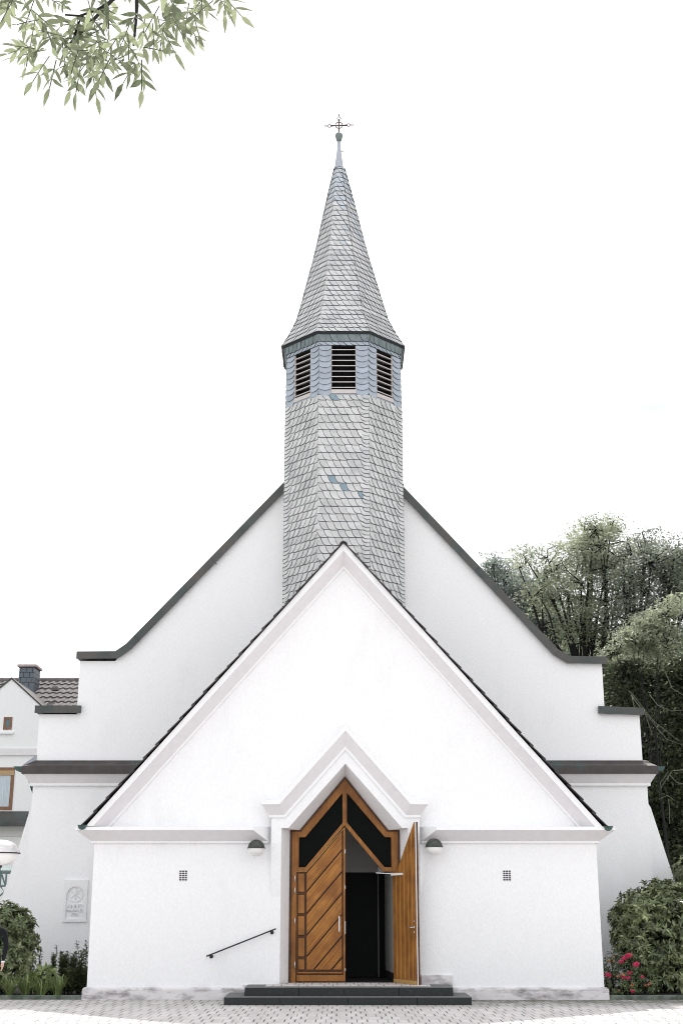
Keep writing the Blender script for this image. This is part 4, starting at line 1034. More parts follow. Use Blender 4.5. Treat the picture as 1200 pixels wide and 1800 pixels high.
mb.tube([(x_[0], YB, zA), (x_[0], YB, 0)], .04, 8); mb.tube([(x_[0], YB, zC - .5), (at(8, 1568, YB)[0], YB, at(0, 1568, YB)[1]), (x_[1], YB, zC)], .02, 6); mb.build('frame', M['teal'], t)

# globe street lamp at left edge
YL = 20.0; c = at(2, 1498.5, YL); r = 33 * (YL * CP + (c[1] - EYE) * SP) / F; cxl = c[0]
t = thing('globe_street_lamp', (cxl, YL, 0), 'lamp post with large pale globe and domed metal hood at left edge', 'street lamp')
mb = MB(); mb.lathe([(r * math.cos(R(a)), r * .66 * math.sin(R(a))) for a in (0, 10, 20, 32, 45, 58, 70, 80, 89.9)], (cxl, YL, c[1]), 32)
mb.lathe([(r, 0), (r + .008, -.005), (r + .008, -.018), (r - .01, -.018)], (cxl, YL, c[1]), 32, 1); mb.build('hood', [mat('pale_aluminium', (.60, .58, .58), .25, .1, 6, metal=.6), M['iron']], t, smooth=True)
mb = MB(); rr = r * .94; mb.lathe([(rr, -.012)] + [(rr * math.cos(R(a)), -rr * .72 * math.sin(R(a))) for a in (12, 24, 36, 48, 60, 72, 82, 88)], (cxl, YL, c[1]), 32); mb.build('globe', M['opal'], t, smooth=True)
mb = MB(); mb.tube([(cxl - .02, YL, 0), (cxl - .02, YL, c[1] - rr * .7)], [.05, .035], 12); mb.tube([(cxl - .02, YL, c[1] - rr * .82), (cxl - .02, YL, c[1] - rr * .66)], .055, 12); mb.build('pole', M['iron'], t, smooth=True)

# ------------------------------------------------------------------ foliage
def leaves_mesh(name, base, dirn, nrm, ln, wd, m, parent=None, fold=.25, tip=.0):
    """every leaf: base, left, tip, right; two folded triangles"""
    n = len(base); dirn = dirn / np.linalg.norm(dirn, axis=1, keepdims=True)
    side = np.cross(dirn, nrm); side /= np.linalg.norm(side, axis=1, keepdims=True) + 1e-9
    up = np.cross(side, dirn); ln = ln[:, None]; wd = wd[:, None]
    b = base; t = base + dirn * ln - up * ln * tip; mid = base + dirn * ln * .45
    l = mid + side * wd * .5 + up * wd * fold; r = mid - side * wd * .5 + up * wd * fold
    V = np.empty((n, 4, 3)); V[:, 0] = b; V[:, 1] = l; V[:, 2] = t; V[:, 3] = r
    off = wloc(parent) if parent else (0, 0, 0); V -= np.array([off[0], off[1], off[2]])
    i = np.arange(n) * 4; Fc = np.stack([i, i + 1, i + 2, i, i + 2, i + 3], 1).reshape(-1, 3)
    me = bpy.data.meshes.new(name); me.vertices.add(n * 4); me.vertices.foreach_set('co', V.reshape(-1))
    me.loops.add(n * 6); me.loops.foreach_set('vertex_index', Fc.reshape(-1).astype(np.int32))
    me.polygons.add(n * 2); me.polygons.foreach_set('loop_start', np.arange(n * 2, dtype=np.int32) * 3); me.polygons.foreach_set('loop_total', np.full(n * 2, 3, np.int32))
    me.materials.append(m); me.update(calc_edges=True); me.validate()
    o = bpy.data.objects.new(name, me); C.objects.link(o); o.parent = parent; return o
def unit(v): return v / (np.linalg.norm(v, axis=-1, keepdims=True) + 1e-9)
def rand_unit(n): return unit(rng.normal(size=(n, 3)))

def whorl_bush(name, loc, label, cat, blobs, n_whorl, ll, m, seed, group=None, per=7, stems=8, inner=.5):
    """shrub of leaf whorls on the surface of overlapping blobs (cx,cy,cz,rx,ry,rz)"""
    global rng
    rng = np.random.default_rng(seed)
    t = thing(name, loc, label, cat, group)
    B = np.array(blobs, float); vol = (B[:, 3] * B[:, 5]) ; pick = rng.choice(len(B), n_whorl, p=vol / vol.sum())
    d = rand_unit(n_whorl); depth = 1 - np.abs(rng.normal(0, .20, n_whorl)); depth = np.where(rng.random(n_whorl) < .22, rng.uniform(inner, .9, n_whorl), depth)
    depth *= 1 + rng.uniform(-.03, .10, n_whorl)
    c = B[pick, :3] + d * B[pick, 3:] * depth[:, None]
    ok = (c[:, 2] > .08)
    c, d = c[ok], d[ok]
    ax = unit(d + np.array([0, 0, .55]) + rng.normal(0, .25, d.shape)); n = len(c)
    c = np.repeat(c, per, 0); ax = np.repeat(ax, per, 0)
    u = unit(np.cross(ax, np.array([.3, .2, 1.0]))); v = np.cross(ax, u)
    ph = np.tile(np.arange(per) / per * 2 * math.pi, n) + rng.normal(0, .25, n * per)
    el = rng.uniform(-.1, .9, n * per)
    dr = u * np.cos(ph)[:, None] + v * np.sin(ph)[:, None] + ax * el[:, None]
    dr[:, 2] -= rng.uniform(.0, .35, n * per)
    ln = ll * rng.uniform(.7, 1.2, n * per); wd = ln * rng.uniform(.30, .40, n * per)
    leaves_mesh('foliage', c, dr, ax + rng.normal(0, .15, ax.shape), ln, wd, m, t, fold=.18, tip=.12)
    mb = MB()
    bx, by = loc[0], loc[1]
    for k in range(stems):
        q = B[rng.integers(len(B))]; e = q[:3] + rand_unit(1)[0] * q[3:] * .6
        a = np.array([bx + rng.uniform(-.25, .25), by + rng.uniform(-.2, .2), 0]); md = (a + e) / 2 + rng.normal(0, .08, 3)
        mb.tube([a, md, e], [.022, .016, .008], 6)
    mb.build('stem', M['bark'], t)
    return t
def blob(px, py, Y, rpx, rpy=None, ry=None):
    x, z = at(px, py, Y); s = (Y * CP + (z - EYE) * SP) / F; rx = rpx * s; rz = (rpy or rpx) * s * 1.02
    return (x, Y, z, rx, ry or rx, rz)
whorl_bush('rhododendron_bush', (5.95, 25.3, 0), 'large broad rhododendron bush at the right corner behind the pink flowers', 'bush',
    [blob(1140, 1640, 25.2, 62, 70, .7), blob(1180, 1610, 25.3, 60, 62, .7), blob(1120, 1600, 25.2, 38, 34, .5), blob(1155, 1585, 25.4, 42, 36, .5), blob(1200, 1680, 25.2, 70, 60, .7), blob(1150, 1690, 25.0, 52, 50, .5), blob(1240, 1620, 25.4, 60, 66, .7), blob(1090, 1612, 25.2, 20, 18, .3), blob(1098, 1650, 25.1, 24, 30, .3)],
    2300, .118, M['leaf_rhodo'], 3, stems=14, per=8)
whorl_bush('rhododendron_bush', (-6.25, 25.0, 0), 'rounded rhododendron bush at the left edge below the globe lamp', 'bush',
    [blob(5, 1640, 24.9, 52, 50, .5), blob(18, 1625, 24.9, 40, 34, .45), blob(40, 1668, 24.9, 27, 26, .35), blob(25, 1690, 24.8, 32, 40, .4), blob(-20, 1690, 24.9, 50, 50, .5), blob(52, 1650, 24.9, 14, 12, .2)],
    1150, .115, M['leaf_rhodo'], 4, stems=8, per=8)
whorl_bush('dark_evergreen_bush', (7.9, 27.0, 0), 'dark evergreen bush rising behind the big rhododendron at the right edge', 'bush',
    [blob(1222, 1545, 26.6, 40, 44, .7), blob(1250, 1600, 26.6, 60, 80, .7)], 700, .11, M['leaf_tree_dark'], 5, stems=6)
# broad leaved plant, stalks, grasses in the left bed
def stalk_plant(px, py, Y, h, label, seed, m, group, ll=.07, lean_=.05, n=26, per=3, num=3, sprd=.12):
    global rng; rng = np.random.default_rng(seed)
    x = X(px, 1750, Y); t = thing('leafy_stalk_plant', (x, Y, .05), label, 'plant', group); bs, ds, ns = [], [], []
    mb = MB()
    for s in range(num):
        a = np.array([x + rng.uniform(-sprd, sprd), Y + rng.uniform(-.1, .1), .04]); hh = h * rng.uniform(.72, 1.0) if s else h
        e = a + np.array([rng.normal(0, lean_), rng.normal(0, lean_), hh]); mb.tube([a, (a + e) / 2 + rng.normal(0, .015, 3), e], [.007, .006, .003], 5)
        for k in range(n):
            f = .12 + .9 * k / n; p = a + (e - a) * min(f, 1)
            for q in range(per):
                an = rng.uniform(0, 6.28); bs.append(p); ds.append([math.cos(an), math.sin(an), rng.uniform(-.1, .8)]); ns.append([0, 0, 1])
    k = len(bs); ln = ll * rng.uniform(.6, 1.2, k)
    mb.build('stem', M['bark'], t); leaves_mesh('foliage', np.array(bs), np.array(ds), np.array(ns, float) + rng.normal(0, .2, (k, 3)), ln, ln * .38, m, t)
G1 = 'leafy stalks in the left flower bed'
stalk_plant(66, 0, 25.0, .78, 'slim leafy stalk nearest the left bush', 11, M['leaf_dark'], G1, num=2, sprd=.05)
stalk_plant(92, 0, 24.9, .84, 'upright leafy stalks just left of the plaque line above the strap leaves', 12, M['leaf_dark'], G1, num=3, sprd=.07)
stalk_plant(118, 0, 24.9, .76, 'dense dark leafy clump beneath the plaque', 13, M['leaf_dark'], G1, num=24, n=30, per=4, sprd=.28, ll=.085)
stalk_plant(147, 0, 24.8, .93, 'tall curved leafy stalk touching the porch corner', 14, M['leaf_dark'], G1, num=3, sprd=.06, lean_=.1)
stalk_plant(136, 0, 24.7, .50, 'low dark leafy clump at the foot of the porch corner', 15, M['leaf_dark'], G1, num=22, n=24, per=4, sprd=.24, ll=.085)
whorl_bush('broad_leaved_plant', (X(75, 1750, 24.6), 24.6, 0), 'pale broad leaved plant between strap leaves and left bush', 'plant',
    [blob(78, 1716, 24.6, 24, 15, .2), blob(70, 1728, 24.6, 28, 16, .22)], 75, .15, M['leaf_grass'], 21, stems=4, per=6)
def strap_clump(px, Y, h, n, label, seed, m=None, spread=.3):
    global rng; rng = np.random.default_rng(seed)
    x = X(px, 1752, Y); t = thing('strap_leaf_clump', (x, Y, .05), label, 'plant', 'strap leaved clumps in the left flower bed')
    mb = MB()
    for k in range(n):
        an = rng.uniform(0, 6.28); r0 = rng.uniform(0, .06); d = np.array([math.cos(an), math.sin(an), 0]); hh = h * rng.uniform(.6, 1.1); rr = spread * rng.uniform(.3, 1.1)
        base = np.array([x, Y, .04]) + d * r0; sd = np.array([-d[1], d[0], 0]) * rng.uniform(.006, .010); vs = []
        for j in range(6):
            s = j / 5; p = base + d * rr * s + np.array([0, 0, hh * math.sin(s * 2.45)]); w_ = (1 - s ** 2.5) * .98 + .02
            vs += [tuple(p - sd * w_), tuple(p + sd * w_)]
        mb.add(vs, [(2 * j, 2 * j + 1, 2 * j + 3, 2 * j + 2) for j in range(5)])
    o = mb.build('blade', m or M['leaf_grass'], t); o['kind'] = 'stuff'
strap_clump(45, 24.45, .36, 90, 'wide pale strap leaved clump at the left end of the bed', 31, spread=.42)
strap_clump(101, 24.4, .34, 80, 'fountain shaped strap leaved clump in front of the dark stalks', 32, spread=.26)
strap_clump(18, 24.4, .30, 70, 'low strap leaved clump beside the dark suited person', 33, spread=.4)
strap_clump(72, 24.35, .26, 50, 'short strap leaved tuft hanging over the kerb', 34, spread=.3)
# flowering shrub
rng = np.random.default_rng(40)
rb = whorl_bush('flowering_shrub', (5.0, 24.7, 0), 'low shrub with pink and orange flower heads by the porch corner', 'bush',
    [blob(1095, 1712, 24.65, 38, 34, .35), blob(1085, 1738, 24.55, 34, 22, .3), blob(1125, 1730, 24.6, 34, 30, .3), blob(1075, 1700, 24.75, 14, 26, .2), blob(1102, 1690, 24.7, 22, 16, .2)], 620, .06, M['leaf_dark'], 41, stems=12, per=5)
fl_ = [(1104, 1680, 'pink', 9), (1096, 1684, 'pink', 7), (1091, 1690, 'pink', 7), (1117, 1695, 'pink', 9), (1106, 1679, 'orange', 6), (1106, 1710, 'pink', 6), (1095, 1718, 'pink', 6), (1103, 1719, 'pink', 6), (1085, 1716, 'orange', 4), (1068, 1714, 'pink', 8), (1094, 1713, 'orange', 4), (1110, 1742, 'pink', 6), (1141, 1729, 'orange', 4), (1135, 1732, 'orange', 4), (1077, 1682, 'faded', 4), (1069, 1689, 'faded', 5), (1077, 1690, 'faded', 4), (1128, 1717, 'pink', 5), (1110, 1731, 'orange', 4), (1087, 1741, 'faded', 4)]
for px, py, m, rp in fl_:
    Yf_ = 24.25 + random.uniform(0, .12); x, z = at(px, py, Yf_); s = (Yf_ * CP) / F; mb = MB(); rr = rp * s * .66
    for k in range(34):
        d = Vector((random.gauss(0, 1), random.gauss(0, 1) - .5, random.gauss(0, .8))).normalized(); c_ = Vector((x, Yf_, z)) + Vector((d[0] * rr, d[1] * rr * .7, d[2] * rr * .62))
        u_ = d.orthogonal().normalized(); v_ = d.cross(u_); q = rr * .34
        mb.add([c_ + u_ * q + d * q * .4, c_ + v_ * q, c_ - u_ * q + d * q * .4, c_ - v_ * q, c_ - d * q * .3], [(0, 1, 4), (1, 2, 4), (2, 3, 4), (3, 0, 4)])
    mb.build('flower', M[m], rb)
# litter and loose pale pebbles are left out

# ------------------------------------------------------------------ trees
def tree(name, loc, label, blobs, n_clu, per, ll, m, seed, trunk_r=.3, limbs=9, group='trees behind the church', csize=.42, flat=.5, twig=True, fork=None):
    global rng; rng = np.random.default_rng(seed)
    t = thing(name, loc, label, 'tree', group)
    B = np.array(blobs, float); vol = B[:, 3] * B[:, 4] * B[:, 5]; vol = vol ** .8
    # cluster centres, spread through the volume with more near the surface
    pick = rng.choice(len(B), n_clu, p=vol / vol.sum()); rad = rng.random(n_clu) ** (1 / 2.2)
    c = B[pick, :3] + rand_unit(n_clu) * B[pick, 3:] * (rad * rng.uniform(.85, 1.12, n_clu))[:, None]
    c = c[c[:, 2] > .5]; n_clu = len(c)
    cs = csize * rng.uniform(.6, 1.4, n_clu)
    P = np.repeat(c, per, 0); S = np.repeat(cs, per)
    # twig-like arrangement: leaves along short random sprays
    g_ = rng.normal(0, 1, P.shape); g_ /= np.maximum(1, np.linalg.norm(g_, axis=1, keepdims=True) / 1.7); P = P + g_ * S[:, None] * np.array([.62, .62, .62 * flat])
    n = len(P); d = rand_unit(n); d[:, 2] = d[:, 2] * .5 - .25
    nr = unit(rng.normal(0, .45, (n, 3)) + np.array([0, 0, 1.0]))
    ln = ll * rng.uniform(.6, 1.3, n)
    leaves_mesh('crown', P, d, nr, ln, ln * rng.uniform(.38, .55, n), m, t)
    mb = MB(); base = np.array(loc, float); top = B[:, :3].mean(0) if fork is None else np.array(fork)
    fk = base + (top - base) * .55; fk[:2] = base[:2] + (top[:2] - base[:2]) * .5
    mb.tube([base - np.array([0, 0, .2]), (base + fk) / 2 + rng.normal(0, .08, 3), fk], [trunk_r, trunk_r * .8, trunk_r * .62], 10)
    nodes = [fk]
    ends = B[:, :3]
    lim = []
    for k in range(limbs):
        e = B[k % len(B)]; p1 = e[:3] + rand_unit(1)[0] * e[3:] * (.55 if k >= len(B) else .15)
        s0 = fk; md = s0 + (p1 - s0) * .5 + np.array([rng.normal(0, .25), rng.normal(0, .25), rng.uniform(0, .5)])
        pts = [s0, s0 + (md - s0) * .5 + rng.normal(0, .1, 3), md, md + (p1 - md) * .55 + rng.normal(0, .12, 3), p1]
        r0 = trunk_r * rng.uniform(.28, .48); mb.tube(pts, [r0, r0 * .8, r0 * .6, r0 * .42, r0 * .2], 7); lim += [pts[1], pts[2], pts[3], pts[4]]
    LM = np.array(lim)
    if twig:
        for q in c[rng.random(len(c)) < .55]:
            dd = np.linalg.norm(LM - q, axis=1); j = int(np.argmin(dd))
            if dd[j] > 3.2 and rng.random() < .7: continue
            md = (LM[j] + q) / 2 + rng.normal(0, .12, 3) - np.array([0, 0, .05 * dd[j]])
            mb.tube([LM[j], md, q], [.030, .020, .008], 4, cap=False)
    mb.build('trunk', M['bark'], t); return t
def tb(px, py, Y, rpx, rpy=None, ry=2.2): return blob(px, py, Y, rpx, rpy, ry)
tree('airy_tree', (at(1032, 1160, 44)[0], 44, 0), 'tall airy light green tree with visible forking limbs behind the right coping', 
     [tb(1035, 985, 44, 66, 50, 3), tb(975, 995, 44, 34, 34), tb(1082, 985, 44, 38, 50), tb(1030, 948, 44, 44, 26), tb(1000, 1050, 44, 60, 36, 3), tb(1070, 1055, 44, 50, 34, 3), tb(1025, 1105, 44, 66, 34, 3), tb(925, 985, 44, 26, 18), tb(1062, 936, 44, 26, 22), tb(955, 1040, 44, 34, 30)],
     500, 46, .115, M['leaf_tree'], 51, .22, 26, csize=.46, flat=.5)
tree('bluish_tree', (at(915, 1150, 50)[0], 50, 0), 'bluish green tree partly hidden behind the right roof slope',
     [tb(885, 1008, 50, 24, 22), tb(905, 1030, 50, 36, 36), tb(935, 1055, 50, 46, 48), tb(960, 1090, 50, 50, 50), tb(862, 996, 50, 14, 14), tb(900, 1100, 50, 60, 40), tb(985, 1120, 50, 50, 40)],
     560, 44, .12, M['leaf_blue'], 52, .26, 14)
tree('spreading_tree', (at(1098, 1250, 41)[0], 41, 0), 'spreading tree with a thick limb reaching towards the right edge',
     [tb(1165, 1000, 41, 56, 34, 2.6), tb(1118, 1010, 41, 36, 34, 2.6), tb(1195, 980, 41, 36, 26), tb(1140, 962, 41, 26, 18), tb(1185, 1055, 41, 55, 34, 2.6), tb(1110, 1070, 41, 45, 36), tb(1220, 1020, 41, 50, 60), tb(1130, 1130, 41, 60, 45, 2.6), tb(1210, 1130, 41, 50, 60), tb(1112, 965, 41, 20, 18)],
     640, 46, .11, M['leaf_tree2'], 53, .28, 22)
tree('bright_tree', (at(1150, 1250, 34)[0], 34, 0), 'pale sunlit small tree in front of the dark trees right of the coping',
     [tb(1178, 1066, 34, 16, 9, 1.2), tb(1155, 1082, 34, 22, 10, 1.2), tb(1128, 1100, 34, 24, 10, 1.2), tb(1102, 1122, 34, 22, 10, 1.2), tb(1160, 1112, 34, 24, 10, 1.2), tb(1082, 1142, 34, 20, 10, 1.2), tb(1132, 1134, 34, 26, 10, 1.2), tb(1168, 1150, 34, 20, 10, 1.2)],
     170, 44, .10, M['leaf_tree'], 54, .05, 7, csize=.36, flat=.32)
tree('dark_tree', (at(1105, 1500, 38)[0], 38, 0), 'dark dense tree rising right behind the lower copper coping',
     [tb(1095, 1190, 38, 50, 50, 2), tb(1130, 1250, 38, 60, 60, 2), tb(1110, 1330, 38, 70, 60, 2), tb(1130, 1420, 38, 60, 70, 2), tb(1150, 1190, 38, 50, 40, 2), tb(1080, 1250, 38, 40, 40, 2), tb(1150, 1500, 38, 60, 70, 2)],
     1150, 50, .12, M['leaf_tree_dark'], 55, .22, 12, csize=.40)
tree('dark_tree', (at(1215, 1500, 36)[0], 36, 0), 'dark dense tree filling the right edge beside the hanging bare twigs',
     [tb(1190, 1180, 36, 45, 60, 2), tb(1200, 1290, 36, 50, 70, 2), tb(1180, 1380, 36, 50, 60, 2), tb(1205, 1460, 36, 50, 70, 2), tb(1240, 1250, 36, 50, 90, 2), tb(1190, 1530, 36, 60, 60, 2), tb(1150, 1300, 36, 40, 70, 1.5)],
     1150, 50, .12, M['leaf_tree_dark'], 56, .22, 12, csize=.40)
tree('dark_tree', (at(1160, 1500, 55)[0], 55, 0), 'deep shadowed tree farthest back behind the others',
     [tb(1080, 1180, 55, 60, 60, 3), tb(1130, 1230, 55, 80, 60, 3), tb(1200, 1200, 55, 80, 80, 3), tb(1130, 1350, 55, 80, 80, 3), tb(1210, 1350, 55, 80, 80, 3), tb(1170, 1480, 55, 90, 80, 3), tb(1010, 1160, 55, 60, 30, 3)],
     1100, 44, .22, M['leaf_tree_dark'], 57, .4, 12, twig=False, csize=.7)
# bare hanging twigs at the wood's edge
rng = np.random.default_rng(60)
t = thing('bare_branch', (at(1180, 1150, 33.5)[0], 33.5, at(1180, 1150, 33.5)[1]), 'pale bare hanging twigs in front of the dark trees at the right', 'branch')
for seq in ([(1105, 1215), (1120, 1232), (1135, 1252), (1150, 1270), (1170, 1285), (1195, 1305)], [(1108, 1222), (1128, 1248), (1140, 1262), (1158, 1285), (1172, 1300), (1200, 1310)], [(1130, 1245), (1138, 1270), (1146, 1292)],
            [(1140, 1220), (1155, 1240), (1180, 1250), (1200, 1248)], [(1172, 1340), (1173, 1358), (1160, 1375), (1158, 1400)], [(1200, 1353), (1180, 1355), (1172, 1368), (1160, 1385)], [(1176, 1362), (1188, 1375), (1200, 1378)],
            [(1158, 1405), (1172, 1398), (1185, 1408)], [(1174, 1405), (1176, 1425), (1176, 1448)], [(1168, 1180), (1180, 1210), (1200, 1222)], [(1110, 1225), (1114, 1245), (1122, 1265)]):
    mb = MB(); pts = []
    for k, (px, py) in enumerate(seq):
        Yt = 33.5 + .15 * math.sin(k * 1.7 + px); x, z = at(px, py, Yt); pts.append((x, Yt, z))
    mb.tube(pts, [.011 - .007 * k / len(pts) for k in range(len(pts))], 5); mb.build('twig', M['bark_pale'], t, smooth=True)

# ------------------------------------------------------------------ overhanging ash branch near the camera, joined to its trunk out of frame
rng = np.random.default_rng(70)
ash = thing('ash_tree', (-4.6, 1.6, 0), 'ash tree branch with long serrated leaflets hanging in from the top left', 'tree')
YA = 3.3
def A3(px, py, Y=YA): x, z = at(px, py, Y); return np.array([x, Y, z])
limbs = [[(-4.6, 1.6, -.1), (-4.5, 1.7, 2.0), (-4.2, 1.9, 3.6), (-3.2, 2.4, 4.75), (-2.0, 2.9, 5.1), A3(-180, -190), A3(60, -100)],]
mb = MB(); mb.tube(limbs[0], [.16, .14, .12, .07, .05, .018, .006], 10)
tw_ = [[A3(60, -100), A3(230, -40), A3(205, -4), A3(170, 18), A3(140, 28), A3(115, 26)], [A3(145, 27), A3(138, 42), A3(130, 68)], [A3(60, -70), A3(240, -60), A3(242, 10), A3(240, 32)], [A3(60, -70), A3(330, -70), A3(420, -60)], [A3(-180, -190), A3(-60, -60), A3(20, -30)], [A3(205, -8), A3(150, 50), A3(110, 90)], [A3(240, -60), A3(240, 30), A3(235, 80)]]
for s_ in tw_: mb.tube(s_, [.006 - .004 * k / len(s_) for k in range(len(s_))], 6)
mb.build('trunk', M['bark'], ash, smooth=True)
def leaflet(mbx, p, d, nrm, L_, W):
    d = d / np.linalg.norm(d); s = np.cross(d, nrm); s /= np.linalg.norm(s); u = np.cross(s, d)
    prof = [0, .10, .22, .36, .5, .64, .78, .9, 1]; wv = [.06, .42, .80, 1.0, .96, .80, .52, .24, 0]
    droop = rng.uniform(.05, .28); tw = rng.uniform(-.5, .5); vs = []; bend = rng.uniform(-.12, .12)
    for a, w_ in zip(prof, wv):
        q = p + d * L_ * a - u * L_ * droop * a * a + s * L_ * bend * a * a
        an = tw * a; sv = s * math.cos(an) + u * math.sin(an); je = 1 + rng.uniform(-.12, .12)
        vs += [tuple(q - sv * W * .5 * w_ * je + u * W * .12 * w_), tuple(q), tuple(q + sv * W * .5 * w_ * je + u * W * .12 * w_)]
    n = len(prof); fs = []
    for j in range(n - 1): fs += [(3 * j, 3 * j + 1, 3 * j + 4, 3 * j + 3), (3 * j + 1, 3 * j + 2, 3 * j + 5, 3 * j + 4)]
    mbx.add(vs, fs)
lv = MB(); rc = MB()
def compound(p, d, k=4, L_=.085):
    """pinnate leaf: rachis with k pairs and an end leaflet"""
    d = d / np.linalg.norm(d); s = np.cross(d, np.array([0, 1.0, .2])); s /= np.linalg.norm(s); RL = L_ * (.42 * k + .4); pts = []
    for j in range(k + 1):
        f = j / k; q = p + d * RL * f + np.array([0, 0, -.06 * RL * f * f]); pts.append(q)
        nr = np.array([rng.normal(0, .6), -1.0, rng.normal(0, .6)])
        if j == k: leaflet(lv, q, d + rng.normal(0, .1, 3), nr, L_ * rng.uniform(.9, 1.15), L_ * .27)
        elif j > 0 or k < 3:
            for sg in (-1, 1): leaflet(lv, q, d * rng.uniform(.55, .9) + s * sg * rng.uniform(.45, .8) + rng.normal(0, .12, 3), nr, L_ * rng.uniform(.75, 1.1), L_ * rng.uniform(.20, .30))
    rc.tube([tuple(q) for q in pts], [.0016] * len(pts), 4, cap=False)
specs = [(140, 150, -95, 3), (165, 150, -80, 3), (250, 140, -88, 3), (225, 142, -120, 2), (345, 55, -75, 3), (395, 10, -88, 3), (405, 15, -45, 3), (330, 40, -95, 3), (300, 85, -60, 2), (20, 20, -100, 3), (10, 10, -170, 3), (40, 95, -165, 3), (60, 110, -150, 3), (75, 130, -120, 3), (95, 140, -100, 3), (180, 130, -60, 2)]
for px, py, an, k in specs:
    dd = np.array([math.cos(R(an)), rng.normal(0, .25), math.sin(R(an))]); compound(A3(px - 25 * math.cos(R(an)), py - 10 + 25 * math.sin(R(an)), YA + rng.uniform(-.1, .1)), dd, k, .055)
cl = [(95, 85, 55, 42, 34), (150, 95, 60, 45, 34), (215, 95, 60, 42, 26), (240, 45, 70, 40, 20), (300, 35, 60, 34, 26), (340, 12, 50, 26, 18), (60, 20, 50, 35, 18), (120, 40, 60, 35, 14), (170, 50, 50, 30, 14), (10, 5, 40, 22, 9)]
for px, py, rx_, ry_, n in cl:
    for _ in range(int(n * .38)):
        a_ = rng.uniform(0, 6.28); r_ = math.sqrt(rng.random()); x = px + rx_ * r_ * math.cos(a_); y = py + ry_ * r_ * math.sin(a_)
        if y < -60: continue
        an = R(-90 + (x - 190) * -.0 + rng.normal(0, 50)); dd = np.array([math.cos(an), rng.normal(0, .5), math.sin(an)])
        compound(A3(x, y - 18, YA + rng.uniform(-.35, .35)), dd, int(rng.integers(2, 4)), rng.uniform(.038, .060))
# foliage beyond the frame so that the branch goes on
for _ in range(50):
    x = rng.uniform(-330, 420); y = rng.uniform(-230, -45)
    compound(A3(x, y, YA + rng.uniform(-.5, .5)), np.array([rng.normal(0, .8), rng.normal(0, .5), -1]), 3, .075)
lv.build('leaflets', M['leaf_ash'], ash, smooth=True); rc.build('leaf_stalks', M['leaf_ash'], ash)
ash.children[-1]['kind'] = 'stuff'; ash.children[-2]['kind'] = 'stuff'
for ch_ in ash.children:
    if ch_.name.startswith('leaf'): ch_['kind'] = 'stuff'

# ------------------------------------------------------------------ person at the left edge
YPn = 21.2; sP = (YPn * CP) / F; x0 = X(-11, 1650, YPn); gnd = .004; Hh = 1.50
person = thing('person', (x0, YPn, 0), 'person in a dark suit standing at the left edge of the forecourt', 'person')
def skin_obj(name, verts, edges, m, par, sub=2, root=0):
    me = bpy.data.meshes.new(name); off = wloc(par); me.from_pydata([(v[0] - off[0], v[1] - off[1], v[2] - off[2]) for v in [vv[0] for vv in verts]], edges, []); me.materials.append(m)
    o = bpy.data.objects.new(name, me); C.objects.link(o); o.parent = par
    sk = o.modifiers.new('skin', 'SKIN'); sk.use_smooth_shade = True
    for i, (p, r_) in enumerate(verts):
        me.skin_vertices[0].data[i].radius = r_ if isinstance(r_, tuple) else (r_, r_); me.skin_vertices[0].data[i].use_root = (i == root)
    s = o.modifiers.new('sub', 'SUBSURF'); s.levels = sub; s.render_levels = sub; return o
k = Hh / 1.75
def pp(x, y, z): return (x0 + x * k, YPn + y * k, gnd + z * k)
V_ = [(pp(0, 0, .95), (.145 * k, .10 * k)), (pp(0, 0, 1.12), (.135 * k, .09 * k)), (pp(0, 0, 1.30), (.155 * k, .10 * k)), (pp(0, .01, 1.42), (.11 * k, .075 * k)), (pp(0, 0, 1.50), .055 * k), (pp(0, -.01, 1.56), .052 * k),
      (pp(.19, .01, 1.41), .060 * k), (pp(.245, .01, 1.12), .048 * k), (pp(.21, -.04, .88), .036 * k),
      (pp(-.19, .01, 1.41), .060 * k), (pp(-.235, .01, 1.12), .048 * k), (pp(-.22, -.04, .88), .036 * k),
      (pp(.085, 0, .86), .085 * k), (pp(.095, 0, .48), .060 * k), (pp(.10, .02, .10), .045 * k),
      (pp(-.085, 0, .86), .085 * k), (pp(-.095, 0, .48), .060 * k), (pp(-.10, .02, .10), .045 * k)]
E_ = [(0, 1), (1, 2), (2, 3), (3, 4), (4, 5), (3, 6), (6, 7), (7, 8), (3, 9), (9, 10), (10, 11), (0, 12), (12, 13), (13, 14), (0, 15), (15, 16), (16, 17)]
skin_obj('suit', V_, E_, M['suit'], person)
# jacket skirt
mb = MB(); prof = []
for z_, rx_, ry_ in ((1.0, .15, .105), (.92, .165, .115), (.84, .172, .12), (.78, .175, .122)):
    for q in range(20): a = 2 * math.pi * q / 20; prof.append(pp(rx_ * math.cos(a), ry_ * math.sin(a), z_))
mb.add(prof, [(i * 20 + q, i * 20 + (q + 1) % 20, (i + 1) * 20 + (q + 1) % 20, (i + 1) * 20 + q) for i in range(3) for q in range(20)]); mb.build('jacket_hem', M['suit'], person, smooth=True)
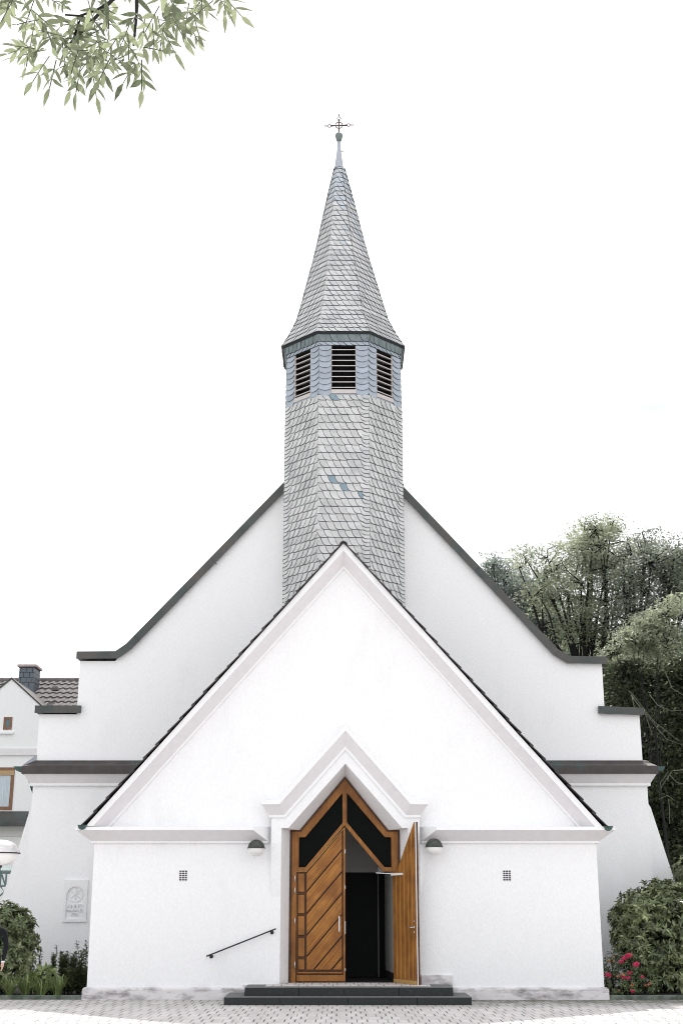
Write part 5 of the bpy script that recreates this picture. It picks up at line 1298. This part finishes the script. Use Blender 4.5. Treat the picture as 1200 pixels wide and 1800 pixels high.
# head
mb = MB(); hv = []
nlat, nlon = 14, 18; hc = pp(0, -.015, 1.645)
for i in range(nlat + 1):
    th = math.pi * i / nlat; zz = math.cos(th)
    for j_ in range(nlon):
        ph = 2 * math.pi * j_ / nlon; rx_ = .076 * (1 - .20 * max(0, -zz)); ry_ = .098 * (1 - .12 * max(0, -zz))
        x = rx_ * math.sin(th) * math.cos(ph); y = ry_ * math.sin(th) * math.sin(ph); z = .118 * zz
        front = math.sin(ph) < -.85
        if front and -.35 < zz < .1: y -= .018 * (1 - abs(zz + .12) / .25) if abs(zz + .12) < .25 else 0
        if math.sin(ph) < -.5 and .02 < zz < .25 and abs(math.cos(ph)) > .25: y += .006
        hv.append((hc[0] + x * k, hc[1] + y * k, hc[2] + z * k))
mb.add(hv, [(i * nlon + j_, i * nlon + (j_ + 1) % nlon, (i + 1) * nlon + (j_ + 1) % nlon, (i + 1) * nlon + j_) for i in range(nlat) for j_ in range(nlon)])
for s in (-1, 1): mb.tube([(hc[0] + s * .072 * k, hc[1] + .01, hc[2] - .03 * k), (hc[0] + s * .084 * k, hc[1] + .015, hc[2]), (hc[0] + s * .078 * k, hc[1] + .01, hc[2] + .03 * k)], [.008, .012, .008], 6)
mb.tube([pp(0, -.005, 1.50), pp(0, -.008, 1.58)], .048 * k, 12)
mb.build('head', M['skin'], person, smooth=True)
mb = MB(); hv = []
for i in range(8):
    th = math.pi * .58 * i / 7
    for j_ in range(nlon):
        ph = 2 * math.pi * j_ / nlon; cut = 1.0 if math.sin(ph) > -.3 else .62; t_ = th * cut
        hv.append((hc[0] + .083 * k * math.sin(t_) * math.cos(ph), hc[1] + .106 * k * math.sin(t_) * math.sin(ph) + .006, hc[2] + .128 * k * math.cos(t_)))
mb.add(hv, [(i * nlon + j_, i * nlon + (j_ + 1) % nlon, (i + 1) * nlon + (j_ + 1) % nlon, (i + 1) * nlon + j_) for i in range(7) for j_ in range(nlon)]); mb.build('hair', M['hair'], person, smooth=True)
mb = MB(); mb.tube([pp(0, 0, 1.475), pp(0, -.004, 1.515)], [.064 * k, .055 * k], 14); mb.build('shirt_collar', M['shirt'], person, smooth=True)
for s in (1, -1):
    wr = Vector(pp(s * .212, -.045, .872)); mb = MB(); mb.tube([wr + Vector((0, 0, .012)), wr - Vector((0, 0, .012))], .034 * k, 12); mb.build('shirt_cuff', M['shirt'], person, smooth=True)
    V2 = [(tuple(wr), (.022 * k, .015 * k)), (tuple(wr + Vector((0, -.01, -.045)) * k), (.034 * k, .014 * k)), (tuple(wr + Vector((0, -.015, -.085)) * k), (.034 * k, .013 * k))]; E2 = [(0, 1), (1, 2)]
    for f in range(4):
        oy = (-.027 + .018 * f); L_ = (.062, .072, .068, .052)[f]; b = len(V2)
        for kk, (dz_, dx_) in enumerate(((-.095, .0), (-.095 - L_ * .5, -.004 * s), (-.095 - L_ * .95, -.016 * s))):
            V2.append((tuple(wr + Vector((dx_, oy - .01, dz_)) * k), .0085 * k))
        E2 += [(2, b), (b, b + 1), (b + 1, b + 2)]
    b = len(V2); V2 += [(tuple(wr + Vector((-.008 * s, -.045, -.05)) * k), .0105 * k), (tuple(wr + Vector((-.014 * s, -.06, -.085)) * k), .009 * k)]; E2 += [(1, b), (b, b + 1)]
    skin_obj('hand', V2, E2, M['skin'], person)
    mb = MB(); c_ = pp(s * .10, 0, 0)
    mb.tube([(c_[0], c_[1] + .06 * k, .045 * k), (c_[0], c_[1] - .03 * k, .05 * k), (c_[0] + s * .01, c_[1] - .12 * k, .035 * k), (c_[0] + s * .012, c_[1] - .17 * k, .028 * k)], [.04 * k, .046 * k, .04 * k, .024 * k], 12); mb.build('shoe', M['shoe'], person, smooth=True)
